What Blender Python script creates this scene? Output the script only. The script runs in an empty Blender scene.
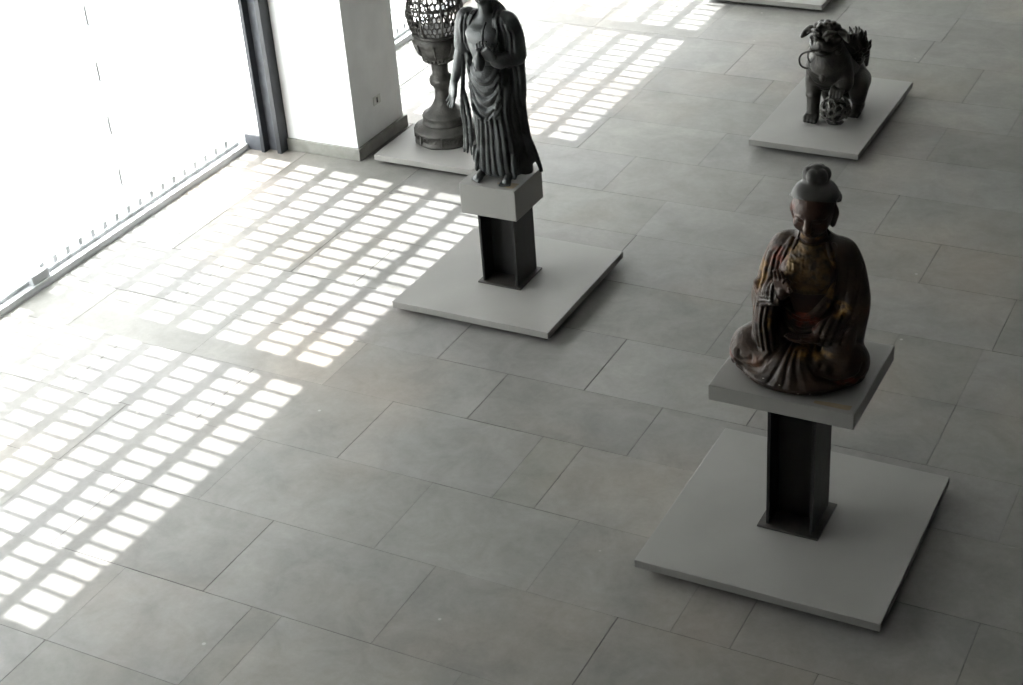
import bpy, bmesh, math, random
import numpy as np
from mathutils import Vector, Matrix, noise

C = bpy.context.scene.collection
SC = bpy.context.scene

# ------------------------------------------------------------------ camera
cam = bpy.data.objects.new('camera', bpy.data.cameras.new('camera'))
C.objects.link(cam)
FW = Vector((-0.42662823, 0.7446335, -0.51333157))
RT = Vector((0.88540457, 0.45965937, -0.06907975))
UP = Vector((-0.18451857, 0.48397749, 0.85540557))
m = Matrix.Identity(4)
for i in range(3):
    m[i][0] = RT[i]; m[i][1] = UP[i]; m[i][2] = -FW[i]
m.translation = Vector((0, 0, 5.5))
cam.matrix_world = m
cam.data.sensor_width = 36.0
cam.data.lens = 1609.77 * 36.0 / 1023.0
cam.data.clip_end = 200
SC.camera = cam

# ------------------------------------------------------------------ light
w = bpy.data.worlds.new('world'); SC.world = w; w.use_nodes = True
bg = w.node_tree.nodes['Background']
bg.inputs[0].default_value = (0.985, 0.985, 0.975, 1)
# overcast-like sky: three times brighter overhead than at the horizon
wt = w.node_tree; wc = wt.nodes.new('ShaderNodeTexCoord'); ws = wt.nodes.new('ShaderNodeSeparateXYZ'); wm = wt.nodes.new('ShaderNodeMapRange')
wt.links.new(wc.outputs['Generated'], ws.inputs[0]); wt.links.new(ws.outputs[2], wm.inputs[0])
wm.inputs[1].default_value = 0.0; wm.inputs[2].default_value = 1.0; wm.inputs[3].default_value = 6.4; wm.inputs[4].default_value = 18.0
wt.links.new(wm.outputs[0], bg.inputs[1])

SUNDIR = Vector((1.0, -0.055, -1.255)).normalized()      # travels in from the window side
sun = bpy.data.objects.new('sun', bpy.data.lights.new('sun', 'SUN'))
C.objects.link(sun)
sun.data.energy = 16.5; sun.data.angle = math.radians(0.5); sun.data.color = (1.0, 0.985, 0.965)
sun.rotation_euler = SUNDIR.to_track_quat('-Z', 'Y').to_euler()

SC.view_settings.view_transform = 'Standard'
SC.view_settings.look = 'None'
SC.view_settings.exposure = 0.16
SC.view_settings.gamma = 1.0
SC.view_settings.use_curve_mapping = False

# ------------------------------------------------------------------ materials
def nodes(name):
    mt = bpy.data.materials.new(name); mt.use_nodes = True
    nt = mt.node_tree
    return mt, nt, nt.nodes['Principled BSDF']

def noise_mat(name, c1, c2, scale=6.0, rough=(0.5, 0.7), metallic=0.0, bump=0.1, bump_scale=60, c3=None, spec=0.5, detail=6, stretch=(1, 1, 1)):
    mt, nt, b = nodes(name)
    tc = nt.nodes.new('ShaderNodeTexCoord'); mp = nt.nodes.new('ShaderNodeMapping')
    mp.inputs['Scale'].default_value = stretch
    nt.links.new(tc.outputs['Object'], mp.inputs[0])
    n = nt.nodes.new('ShaderNodeTexNoise'); n.inputs['Scale'].default_value = scale; n.inputs['Detail'].default_value = detail
    nt.links.new(mp.outputs[0], n.inputs['Vector'])
    r = nt.nodes.new('ShaderNodeValToRGB')
    r.color_ramp.elements[0].position = 0.36; r.color_ramp.elements[0].color = (*c1, 1)
    r.color_ramp.elements[1].position = 0.62; r.color_ramp.elements[1].color = (*c2, 1)
    if c3:
        e = r.color_ramp.elements.new(0.74); e.color = (*c3, 1)
    nt.links.new(n.outputs['Fac'], r.inputs[0]); nt.links.new(r.outputs[0], b.inputs['Base Color'])
    mr = nt.nodes.new('ShaderNodeMapRange'); mr.inputs[3].default_value = rough[0]; mr.inputs[4].default_value = rough[1]
    nt.links.new(n.outputs['Fac'], mr.inputs[0]); nt.links.new(mr.outputs[0], b.inputs['Roughness'])
    b.inputs['Metallic'].default_value = metallic
    b.inputs['Specular IOR Level'].default_value = spec
    if bump:
        n2 = nt.nodes.new('ShaderNodeTexNoise'); n2.inputs['Scale'].default_value = bump_scale; n2.inputs['Detail'].default_value = 4
        nt.links.new(mp.outputs[0], n2.inputs['Vector'])
        bp = nt.nodes.new('ShaderNodeBump'); bp.inputs['Strength'].default_value = bump; bp.inputs['Distance'].default_value = 0.01
        nt.links.new(n2.outputs['Fac'], bp.inputs['Height']); nt.links.new(bp.outputs[0], b.inputs['Normal'])
    return mt

def plain(name, col, rough=0.5, metallic=0.0):
    return noise_mat(name, tuple(c*0.94 for c in col), tuple(min(1, c*1.05) for c in col), 3.0, (rough, rough+0.05), metallic, 0.03, 80)

M = {}
M['wall'] = plain('painted_plaster', (0.74, 0.75, 0.74), 0.7)
M['ceil'] = plain('pale_ceiling', (0.52, 0.52, 0.51), 0.8)
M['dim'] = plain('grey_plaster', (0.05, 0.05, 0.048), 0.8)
M['column'] = plain('white_column_paint', (0.86, 0.87, 0.87), 0.55)
M['base_board'] = noise_mat('grey_stone_board', (0.22, 0.22, 0.20), (0.29, 0.29, 0.265), 9, (0.5, 0.6))
M['steel'] = noise_mat('black_steel', (0.005, 0.0055, 0.006), (0.010, 0.0105, 0.011), 14, (0.42, 0.56), 0.0, 0.05)
M['steel_plate'] = noise_mat('steel_plate', (0.035, 0.034, 0.032), (0.06, 0.055, 0.05), 14, (0.35, 0.5), 0.2, 0.05)
M['mullion'] = noise_mat('mullion_paint', (0.028, 0.031, 0.036), (0.036, 0.040, 0.046), 14, (0.45, 0.6), 0.0, 0.02)
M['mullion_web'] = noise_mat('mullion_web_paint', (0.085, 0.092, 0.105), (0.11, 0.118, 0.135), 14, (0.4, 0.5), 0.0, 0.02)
M['slab'] = noise_mat('plinth_paint', (0.265, 0.262, 0.248), (0.305, 0.300, 0.285), 1.6, (0.5, 0.62), 0, 0.05, 70)
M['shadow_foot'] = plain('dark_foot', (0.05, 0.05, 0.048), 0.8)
M['alu'] = plain('white_aluminium', (0.72, 0.74, 0.75), 0.4)
M['seal'] = plain('grey_seal', (0.60, 0.61, 0.63), 0.7)
M['clip'] = plain('grey_clip', (0.55, 0.57, 0.59), 0.6)
M['paving'] = noise_mat('outside_paving', (0.62, 0.62, 0.6), (0.7, 0.7, 0.68), 0.7, (0.8, 0.9), 0, 0)
M['outlet'] = plain('outlet_plastic', (0.62, 0.63, 0.60), 0.4)
M['dark'] = plain('dark_plastic', (0.01, 0.01, 0.01), 0.5)
M['bronze'] = noise_mat('dark_bronze', (0.030, 0.033, 0.034), (0.062, 0.067, 0.068), 9, (0.30, 0.46), 0.55, 0.35, 90)
M['bronze_skin'] = noise_mat('smooth_bronze', (0.065, 0.070, 0.071), (0.115, 0.122, 0.123), 7, (0.30, 0.44), 0.5, 0.2, 90)
M['relief_bronze'] = noise_mat('rubbed_bronze', (0.045, 0.044, 0.040), (0.085, 0.082, 0.073), 14, (0.32, 0.48), 0.5, 0.3, 70)
M['lion_bronze'] = noise_mat('brown_bronze', (0.013, 0.0128, 0.0115), (0.036, 0.033, 0.028), 9, (0.30, 0.46), 0.4, 0.4, 70)
M['lantern_bronze'] = noise_mat('grey_bronze', (0.050, 0.049, 0.045), (0.090, 0.088, 0.081), 12, (0.45, 0.62), 0.35, 0.5, 60)
M['wood_dark'] = noise_mat('lacquered_wood', (0.018, 0.012, 0.009), (0.052, 0.031, 0.019), 7, (0.42, 0.62), 0, 0.4, 60, c3=(0.10, 0.042, 0.022), spec=0.35)
M['hair'] = noise_mat('hair_lacquer', (0.032, 0.031, 0.029), (0.055, 0.053, 0.050), 8, (0.45, 0.6), 0, 0.2, 60)
M['skin'] = noise_mat('worn_gilt', (0.026, 0.012, 0.008), (0.062, 0.027, 0.015), 9, (0.38, 0.55), 0.1, 0.35, 60, c3=(0.20, 0.10, 0.04))
M['gold'] = noise_mat('old_gold', (0.035, 0.022, 0.012), (0.15, 0.092, 0.035), 22, (0.35, 0.5), 0.35, 0.3, 70)
M['red'] = noise_mat('worn_red_lacquer', (0.06, 0.022, 0.015), (0.15, 0.045, 0.026), 12, (0.45, 0.6), 0, 0.3, 60)
M['stain'] = noise_mat('brown_stain', (0.22, 0.17, 0.11), (0.31, 0.25, 0.17), 8, (0.5, 0.6), 0, 0.0)
M['chip'] = plain('pale_chip', (0.45, 0.43, 0.38), 0.8)

def add_paint(mt, red, gold):
    nt = mt.node_tree; b = nt.nodes['Principled BSDF']; src = b.inputs['Base Color'].links[0].from_socket
    at = nt.nodes.new('ShaderNodeAttribute'); at.attribute_name = 'paint'; sp = nt.nodes.new('ShaderNodeSeparateColor'); nt.links.new(at.outputs['Color'], sp.inputs[0])
    tc = nt.nodes.new('ShaderNodeTexCoord'); nz = nt.nodes.new('ShaderNodeTexNoise'); nz.inputs['Scale'].default_value = 26; nz.inputs['Detail'].default_value = 5
    nt.links.new(tc.outputs['Object'], nz.inputs['Vector'])
    for ch, colr in ((0, red), (1, gold)):
        mu = nt.nodes.new('ShaderNodeMath'); mu.operation = 'MULTIPLY'; nt.links.new(sp.outputs[ch], mu.inputs[0])
        mr = nt.nodes.new('ShaderNodeMapRange'); mr.inputs[1].default_value = 0.40; mr.inputs[2].default_value = 0.58; mr.inputs[3].default_value = 0.1
        nt.links.new(nz.outputs['Fac'], mr.inputs[0]); nt.links.new(mr.outputs[0], mu.inputs[1])
        mx = nt.nodes.new('ShaderNodeMixRGB'); nt.links.new(mu.outputs[0], mx.inputs[0]); nt.links.new(src, mx.inputs[1]); mx.inputs[2].default_value = (*colr, 1); src = mx.outputs[0]
    nt.links.new(src, b.inputs['Base Color'])
add_paint(M['wood_dark'], (0.17, 0.040, 0.022), (0.26, 0.15, 0.045))
add_paint(M['skin'], (0.13, 0.035, 0.02), (0.26, 0.15, 0.05))

# stone floor: every slab has its own tone through a face attribute
mt, nt, b = nodes('floor_stone'); M['floor'] = mt
at = nt.nodes.new('ShaderNodeAttribute'); at.attribute_name = 'tone'
tc = nt.nodes.new('ShaderNodeTexCoord')
n1 = nt.nodes.new('ShaderNodeTexNoise'); n1.inputs['Scale'].default_value = 1.1; n1.inputs['Detail'].default_value = 6; n1.inputs['Roughness'].default_value = 0.6
nt.links.new(tc.outputs['Object'], n1.inputs['Vector'])
r1 = nt.nodes.new('ShaderNodeValToRGB')
r1.color_ramp.elements[0].position = 0.33; r1.color_ramp.elements[0].color = (0.200, 0.200, 0.192, 1)
r1.color_ramp.elements[1].position = 0.66; r1.color_ramp.elements[1].color = (0.255, 0.252, 0.240, 1)
nt.links.new(n1.outputs['Fac'], r1.inputs[0])
n3 = nt.nodes.new('ShaderNodeTexNoise'); n3.inputs['Scale'].default_value = 0.55; n3.inputs['Detail'].default_value = 3
mp = nt.nodes.new('ShaderNodeMapping'); mp.inputs['Location'].default_value = (7, 3, 0)
nt.links.new(tc.outputs['Object'], mp.inputs[0]); nt.links.new(mp.outputs[0], n3.inputs['Vector'])
r3 = nt.nodes.new('ShaderNodeMapRange'); r3.inputs[1].default_value = 0.5; r3.inputs[2].default_value = 0.72; r3.inputs[4].default_value = 0.8
nt.links.new(n3.outputs['Fac'], r3.inputs[0])
mw = nt.nodes.new('ShaderNodeMixRGB'); mw.blend_type = 'MIX'; mw.inputs[2].default_value = (0.300, 0.264, 0.228, 1)
nt.links.new(r3.outputs[0], mw.inputs[0]); nt.links.new(r1.outputs[0], mw.inputs[1])
mx = nt.nodes.new('ShaderNodeMixRGB'); mx.blend_type = 'MULTIPLY'; mx.inputs[0].default_value = 1.0
nt.links.new(mw.outputs[0], mx.inputs[1]); nt.links.new(at.outputs['Color'], mx.inputs[2])
n4 = nt.nodes.new('ShaderNodeTexNoise'); n4.inputs['Scale'].default_value = 22; n4.inputs['Detail'].default_value = 8; n4.inputs['Roughness'].default_value = 0.75
nt.links.new(tc.outputs['Object'], n4.inputs['Vector'])
mr4 = nt.nodes.new('ShaderNodeMapRange'); mr4.inputs[1].default_value = 0.3; mr4.inputs[2].default_value = 0.7; mr4.inputs[3].default_value = 0.93; mr4.inputs[4].default_value = 1.07
nt.links.new(n4.outputs['Fac'], mr4.inputs[0])
mx2 = nt.nodes.new('ShaderNodeMixRGB'); mx2.blend_type = 'MULTIPLY'; mx2.inputs[0].default_value = 1.0
nt.links.new(mx.outputs[0], mx2.inputs[1]); nt.links.new(mr4.outputs[0], mx2.inputs[2])
n5 = nt.nodes.new('ShaderNodeTexNoise'); n5.inputs['Scale'].default_value = 3.4; n5.inputs['Detail'].default_value = 7; n5.inputs['Roughness'].default_value = 0.68; n5.inputs['Distortion'].default_value = 0.6
nt.links.new(tc.outputs['Object'], n5.inputs['Vector'])
mr5 = nt.nodes.new('ShaderNodeMapRange'); mr5.inputs[1].default_value = 0.32; mr5.inputs[2].default_value = 0.68; mr5.inputs[3].default_value = 0.86; mr5.inputs[4].default_value = 1.12
nt.links.new(n5.outputs['Fac'], mr5.inputs[0])
mx5 = nt.nodes.new('ShaderNodeMixRGB'); mx5.blend_type = 'MULTIPLY'; mx5.inputs[0].default_value = 1.0
nt.links.new(mx2.outputs[0], mx5.inputs[1]); nt.links.new(mr5.outputs[0], mx5.inputs[2])
vo = nt.nodes.new('ShaderNodeTexVoronoi'); vo.inputs['Scale'].default_value = 2.3; nt.links.new(tc.outputs['Object'], vo.inputs['Vector'])   # small pale chips
mv = nt.nodes.new('ShaderNodeMapRange'); mv.inputs[1].default_value = 0.018; mv.inputs[2].default_value = 0.030; mv.inputs[3].default_value = 0.75; mv.inputs[4].default_value = 0.0
nt.links.new(vo.outputs['Distance'], mv.inputs[0])
mx6 = nt.nodes.new('ShaderNodeMixRGB'); mx6.inputs[2].default_value = (0.42, 0.41, 0.38, 1)
nt.links.new(mv.outputs[0], mx6.inputs[0]); nt.links.new(mx5.outputs[0], mx6.inputs[1])
nt.links.new(mx6.outputs[0], b.inputs['Base Color'])
mr = nt.nodes.new('ShaderNodeMapRange'); mr.inputs[3].default_value = 0.42; mr.inputs[4].default_value = 0.54
b.inputs['Specular IOR Level'].default_value = 0.38
nt.links.new(n1.outputs['Fac'], mr.inputs[0]); nt.links.new(mr.outputs[0], b.inputs['Roughness'])
M['grout'] = noise_mat('floor_grout', (0.045, 0.043, 0.038), (0.17, 0.165, 0.15), 1.7, (0.9, 0.95), 0, 0, c3=(0.42, 0.40, 0.37))

# thin architectural glass and white ceramic frit
mt = bpy.data.materials.new('window_glass'); mt.use_nodes = True; nt = mt.node_tree; nt.nodes.clear(); M['glass'] = mt
o_ = nt.nodes.new('ShaderNodeOutputMaterial'); mixg = nt.nodes.new('ShaderNodeMixShader'); mixg.inputs[0].default_value = 0.05
t_ = nt.nodes.new('ShaderNodeBsdfTransparent'); t_.inputs[0].default_value = (0.96, 0.97, 0.97, 1)
g_ = nt.nodes.new('ShaderNodeBsdfGlossy'); g_.inputs['Roughness'].default_value = 0.02
nt.links.new(t_.outputs[0], mixg.inputs[1]); nt.links.new(g_.outputs[0], mixg.inputs[2]); nt.links.new(mixg.outputs[0], o_.inputs[0])
mt = bpy.data.materials.new('white_frit'); mt.use_nodes = True; nt = mt.node_tree; nt.nodes.clear(); M['frit'] = mt
o_ = nt.nodes.new('ShaderNodeOutputMaterial'); mixg = nt.nodes.new('ShaderNodeMixShader'); mixg.inputs[0].default_value = 0.22
d_ = nt.nodes.new('ShaderNodeBsdfDiffuse'); d_.inputs[0].default_value = (0.85, 0.87, 0.87, 1)
t_ = nt.nodes.new('ShaderNodeBsdfTranslucent'); t_.inputs[0].default_value = (0.9, 0.93, 0.93, 1)
nt.links.new(d_.outputs[0], mixg.inputs[1]); nt.links.new(t_.outputs[0], mixg.inputs[2]); nt.links.new(mixg.outputs[0], o_.inputs[0])

# ------------------------------------------------------------------ helpers
def link(name, bm, mat, parent=None, smooth=False, bevel=0.0):
    me = bpy.data.meshes.new(name); bmesh.ops.recalc_face_normals(bm, faces=bm.faces[:]); bm.to_mesh(me); bm.free()
    o = bpy.data.objects.new(name, me); C.objects.link(o)
    me.materials.append(M[mat] if isinstance(mat, str) else mat)
    if smooth:
        me.polygons.foreach_set('use_smooth', [True]*len(me.polygons))
    if bevel:
        bv = o.modifiers.new('bevel', 'BEVEL'); bv.width = bevel; bv.segments = 2; bv.limit_method = 'ANGLE'
    if parent: o.parent = parent
    return o

def box(bm, x0, x1, y0, y1, z0, z1):
    v = [bm.verts.new((x, y, z)) for x in (x0, x1) for y in (y0, y1) for z in (z0, z1)]
    for f in ((0, 1, 3, 2), (4, 6, 7, 5), (0, 4, 5, 1), (2, 3, 7, 6), (0, 2, 6, 4), (1, 5, 7, 3)):
        bm.faces.new([v[i] for i in f])

def vv(bm, x, y0, y1, z0, z1):
    bm.faces.new([bm.verts.new((x, y, z)) for y, z in ((y0, z0), (y1, z0), (y1, z1), (y0, z1))])

def boxobj(name, mat, dims, parent=None, bevel=0.0):
    bm = bmesh.new(); box(bm, *dims); return link(name, bm, mat, parent, False, bevel)

def thing(name, loc, label, cat, group=None):
    o = bpy.data.objects.new(name, None); C.objects.link(o); o.location = loc
    o.empty_display_size = 0.2
    o['label'] = label; o['category'] = cat
    if group: o['group'] = group
    return o

def struct(o, label=None):
    o['kind'] = 'structure'
    if label: o['label'] = label
    return o

def lathe(bm, prof, seg=48, cx=0, cy=0, facet=None):
    rings = []
    for r, z in prof:
        ring = []
        for i in range(seg):
            a = 2*math.pi*i/seg; rr = r
            if facet:
                n, amt = facet
                h = math.pi/n; aa = (a % (2*h)) - h
                rr = r*((1-amt) + amt*math.cos(h)/math.cos(aa))
            ring.append(bm.verts.new((cx+rr*math.cos(a), cy+rr*math.sin(a), z)))
        rings.append(ring)
    for a, b in zip(rings, rings[1:]):
        for i in range(seg):
            bm.faces.new((a[i], a[(i+1) % seg], b[(i+1) % seg], b[i]))
    bm.faces.new(rings[0][::-1]); bm.faces.new(rings[-1])

def tube(bm, pts, rad, seg=8, close=False):
    P = [Vector(p) for p in pts]; n = len(P); rings = []
    R = rad if isinstance(rad, (list, tuple)) else [rad]*n
    up = Vector((0.13, 0.21, 0.97))
    for i in range(n):
        t = ((P[(i+1) % n]-P[i-1]) if close else (P[min(i+1, n-1)]-P[max(i-1, 0)])).normalized()
        s = t.cross(up)
        if s.length < 0.1: s = t.cross(Vector((1, 0, 0)))
        s.normalize(); q = s.cross(t)
        rings.append([bm.verts.new(P[i]+(s*math.cos(2*math.pi*k/seg)+q*math.sin(2*math.pi*k/seg))*R[i]) for k in range(seg)])
    for i in range(n if close else n-1):
        a, b = rings[i], rings[(i+1) % n]
        for k in range(seg):
            bm.faces.new((a[k], a[(k+1) % seg], b[(k+1) % seg], b[k]))
    if not close:
        bm.faces.new(rings[0][::-1]); bm.faces.new(rings[-1])

# ------------------------------------------------------------------ distance-field sculpting
def smooth_line(pts, n=6):
    P = [np.array(p, float) for p in pts]
    if len(P) < 3: return P
    out = []
    for i in range(len(P)-1):
        p0 = P[max(i-1, 0)]; p1 = P[i]; p2 = P[i+1]; p3 = P[min(i+2, len(P)-1)]
        for k in range(n):
            t = k/n
            out.append(0.5*((2*p1)+(-p0+p2)*t+(2*p0-5*p1+4*p2-p3)*t*t+(-p0+3*p1-3*p2+p3)*t**3))
    out.append(P[-1]); return out

class Clay:
    """a block of clay: a distance field on a grid, meshed at the end as one continuous skin"""
    def __init__(s, lo, hi, h):
        s.lo = np.array(lo, float); s.h = h
        s.n = np.ceil((np.array(hi)-s.lo)/h).astype(int)+1
        s.f = np.full(tuple(s.n), 0.2, np.float32)
        s.ax = [(s.lo[i]+h*np.arange(s.n[i])).astype(np.float32) for i in range(3)]
    def sub(s, lo, hi):
        a = np.clip(np.floor((np.array(lo)-s.lo)/s.h).astype(int), 0, s.n-1)
        b = np.clip(np.ceil((np.array(hi)-s.lo)/s.h).astype(int)+1, 1, s.n)
        if (b <= a).any(): return None
        sl = tuple(slice(a[i], b[i]) for i in range(3))
        X = s.ax[0][sl[0]][:, None, None]; Y = s.ax[1][sl[1]][None, :, None]; Z = s.ax[2][sl[2]][None, None, :]
        return sl, X, Y, Z
    def put(s, sl, d, k, op='add'):
        f = s.f[sl]
        if op == 'cut': f = -f
        if k > 0:
            hh = np.maximum(k-np.abs(f-d), 0)/k
            r = np.minimum(f, d)-hh*hh*k*0.25
        else: r = np.minimum(f, d)
        s.f[sl] = -r if op == 'cut' else r
    def cone(s, a, b, r1, r2, k=0.02, op='add'):
        a = np.array(a, float); b = np.array(b, float); R = max(r1, r2)+k+2.5*s.h
        q = s.sub(np.minimum(a, b)-R, np.maximum(a, b)+R)
        if q is None: return
        sl, X, Y, Z = q; v = b-a; L = float(v@v)+1e-9
        t = np.clip(((X-a[0])*v[0]+(Y-a[1])*v[1]+(Z-a[2])*v[2])/L, 0, 1)
        d = np.sqrt((X-a[0]-t*v[0])**2+(Y-a[1]-t*v[1])**2+(Z-a[2]-t*v[2])**2)-(r1+(r2-r1)*t)
        s.put(sl, d, k, op)
    def chain(s, pts, rad, k=0.015, op='add', n=5):
        P = smooth_line(pts, n) if len(pts) > 2 else [np.array(p, float) for p in pts]
        m_ = len(P); rad = rad if isinstance(rad, (list, tuple)) else [rad]*len(pts)
        R = np.interp(np.linspace(0, 1, m_), np.linspace(0, 1, len(rad)), rad)
        for i in range(m_-1): s.cone(P[i], P[i+1], R[i], R[i+1], k, op)
    def ell(s, c, r, k=0.02, rot=(0, 0, 0), op='add', floor=None):
        c = np.array(c, float); r = np.array(r, float); R = max(r)+k+2.5*s.h
        from mathutils import Euler
        q = s.sub(c-R, c+R)
        if q is None: return
        sl, X, Y, Z = q; m_ = np.array(Euler([math.radians(t) for t in rot]).to_matrix()).T
        x, y, z = X-c[0], Y-c[1], Z-c[2]
        u = m_[0, 0]*x+m_[0, 1]*y+m_[0, 2]*z; v = m_[1, 0]*x+m_[1, 1]*y+m_[1, 2]*z; w_ = m_[2, 0]*x+m_[2, 1]*y+m_[2, 2]*z
        k0 = np.sqrt((u/r[0])**2+(v/r[1])**2+(w_/r[2])**2); k1 = np.sqrt((u/r[0]**2)**2+(v/r[1]**2)**2+(w_/r[2]**2)**2)
        d = k0*(k0-1)/np.maximum(k1, 1e-6)
        s.put(sl, d, k, op)
    def bx(s, c, hs, k=0.01, rad=0.01, rot=(0, 0, 0), op='add'):
        c = np.array(c, float); R = float(np.linalg.norm(hs))+k+2.5*s.h
        from mathutils import Euler
        q = s.sub(c-R, c+R)
        if q is None: return
        sl, X, Y, Z = q; m_ = np.array(Euler([math.radians(t) for t in rot]).to_matrix()).T
        x, y, z = X-c[0], Y-c[1], Z-c[2]; qs = []
        for i in range(3): qs.append(np.abs(m_[i, 0]*x+m_[i, 1]*y+m_[i, 2]*z)-(hs[i]-rad))
        d = np.sqrt(sum(np.maximum(t, 0)**2 for t in qs))+np.minimum(np.maximum(np.maximum(qs[0], qs[1]), qs[2]), 0)-rad
        s.put(sl, d, k, op)
    def ridge(s, pts, width, amp, n=5):
        """push the skin out (amp > 0) or press it in (amp < 0) along a line"""
        P = smooth_line(pts, n); P = np.array(P); R = width*2.6+s.h
        q = s.sub(P.min(0)-R, P.max(0)+R)
        if q is None: return
        sl0, _, _, _ = q
        D = np.full(s.f[sl0].shape, 1.0, np.float32); o = [t.start for t in sl0]
        for i in range(len(P)-1):
            a, b = P[i], P[i+1]; qq = s.sub(np.minimum(a, b)-R, np.maximum(a, b)+R)
            if qq is None: continue
            sl, X, Y, Z = qq; v = b-a; L = float(v@v)+1e-9
            t = np.clip(((X-a[0])*v[0]+(Y-a[1])*v[1]+(Z-a[2])*v[2])/L, 0, 1)
            d = np.sqrt((X-a[0]-t*v[0])**2+(Y-a[1]-t*v[1])**2+(Z-a[2]-t*v[2])**2)
            ls = tuple(slice(sl[j].start-o[j], sl[j].stop-o[j]) for j in range(3))
            D[ls] = np.minimum(D[ls], d)
        s.f[sl0] -= amp*np.exp(-(D/width)**2)*(D < width*2.6)
    def front(s, u, z, axis=1, sign=1, default=0.0):
        """first skin point seen along an axis (axis 1, sign 1: from the front)"""
        if axis == 1:
            i = int(round((u-s.lo[0])/s.h)); kk = int(round((z-s.lo[2])/s.h))
            i = min(max(i, 0), s.n[0]-1); kk = min(max(kk, 0), s.n[2]-1)
            col = s.f[i, :, kk]
        else:
            i = int(round((u-s.lo[1])/s.h)); kk = int(round((z-s.lo[2])/s.h))
            i = min(max(i, 0), s.n[1]-1); kk = min(max(kk, 0), s.n[2]-1)
            col = s.f[:, i, kk]
        idx = np.where(col < 0)[0]
        if len(idx) == 0: return None
        j = idx[0] if sign > 0 else idx[-1]
        return s.ax[axis][j]
    def drape(s, pts, axis=1, sign=1, n=5):
        out = []
        for p in smooth_line([(a, b, 0) for a, b in pts], n):
            v = s.front(p[0], p[1], axis, sign)
            if v is None: continue
            out.append((p[0], v, p[1]) if axis == 1 else (v, p[0], p[1]))
        return out
    def fold(s, pts, width=0.012, amp=0.01, axis=1, sign=1, wob=0.004):
        pts = [(a+random.uniform(-wob, wob), b+random.uniform(-wob, wob)) for a, b in pts]; amp *= random.uniform(0.55, 1.3); width *= random.uniform(0.85, 1.25)
        P = s.drape(pts, axis, sign)
        if len(P) > 1: s.ridge(P, width, amp, n=1)
    def press(s, mask, amount, lo, hi):
        sl, X, Y, Z = s.sub(lo, hi)
        s.f[sl] += amount*np.clip(mask(X, Y, Z), 0, 1)
    def flat(s, z=0.0):
        Z = s.ax[2][None, None, :]
        s.f = np.maximum(s.f, z-Z)
    def mesh(s, name, mat, parent=None, rounds=1, paint=None):
        f = s.f; h = s.h
        f[0], f[-1] = 0.1, 0.1; f[:, 0], f[:, -1] = 0.1, 0.1; f[:, :, 0], f[:, :, -1] = 0.1, 0.1
        ins = f < 0
        n = s.n-1
        cnt = np.zeros(tuple(n), np.int8)
        for a in (0, 1):
            for b_ in (0, 1):
                for c in (0, 1): cnt += ins[a:a+n[0], b_:b_+n[1], c:c+n[2]]
        act = (cnt > 0) & (cnt < 8); I = np.argwhere(act)
        idx = np.full(tuple(n), -1, np.int64); idx[act] = np.arange(len(I))
        acc = np.zeros((len(I), 3)); num = np.zeros(len(I))
        cor = np.array([(a, b_, c) for a in (0, 1) for b_ in (0, 1) for c in (0, 1)])
        val = np.stack([f[I[:, 0]+a, I[:, 1]+b_, I[:, 2]+c] for a, b_, c in cor], 1)
        for i in range(8):
            for j in range(i+1, 8):
                if np.abs(cor[i]-cor[j]).sum() != 1: continue
                vi, vj = val[:, i], val[:, j]; cr = (vi < 0) != (vj < 0)
                t = np.where(cr, vi/(vi-vj+1e-12), 0)
                acc += np.where(cr[:, None], cor[i]+(cor[j]-cor[i])*t[:, None], 0); num += cr
        V = (I+acc/num[:, None])*h+s.lo
        F = []
        for a in range(3):
            u, v = [(1, 2), (2, 0), (0, 1)][a]
            sa = [slice(None)]*3; sb = [slice(None)]*3; sa[a] = slice(0, -1); sb[a] = slice(1, None)
            A = ins[tuple(sa)]; B = ins[tuple(sb)]; E_ = np.argwhere(A != B)
            E_ = E_[(E_[:, u] > 0) & (E_[:, v] > 0) & (E_[:, u] < s.n[u]-1) & (E_[:, v] < s.n[v]-1)]
            fl = A[tuple(E_.T)]
            def at_(du, dv):
                q = E_.copy(); q[:, u] -= du; q[:, v] -= dv; return idx[tuple(q.T)]
            Q = np.stack([at_(1, 1), at_(0, 1), at_(0, 0), at_(1, 0)], 1)
            Q[~fl] = Q[~fl][:, ::-1]; F.append(Q)
        F = np.concatenate(F)
        me = bpy.data.meshes.new(name)
        me.vertices.add(len(V)); me.vertices.foreach_set('co', V.ravel().astype(np.float32))
        me.loops.add(F.size); me.loops.foreach_set('vertex_index', F.ravel().astype(np.int32))
        me.polygons.add(len(F)); me.polygons.foreach_set('loop_start', np.arange(0, F.size, 4, dtype=np.int32))
        me.polygons.foreach_set('loop_total', np.full(len(F), 4, np.int32))
        me.polygons.foreach_set('use_smooth', np.ones(len(F), bool))
        me.update(); me.validate()
        if paint:
            col = np.ones((len(V), 4), np.float32); col[:, :3] = 0
            for ch, c0, r0 in paint:                      # channel, centre, radii: where old red or gold paint survives
                q = (((V-np.array(c0))/np.array(r0))**2).sum(1); col[:, ch] = np.maximum(col[:, ch], np.clip(1.35-q, 0, 1))
            at_c = me.attributes.new('paint', 'FLOAT_COLOR', 'POINT'); at_c.data.foreach_set('color', col.ravel())
        me.materials.append(M[mat]); o = bpy.data.objects.new(name, me); C.objects.link(o)
        if rounds:
            sm = o.modifiers.new('smooth', 'SMOOTH'); sm.iterations = rounds; sm.factor = 0.5
        if parent: o.parent = parent
        return o

#==STRUCTURE==
random.seed(4)
XW = -8.25
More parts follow.
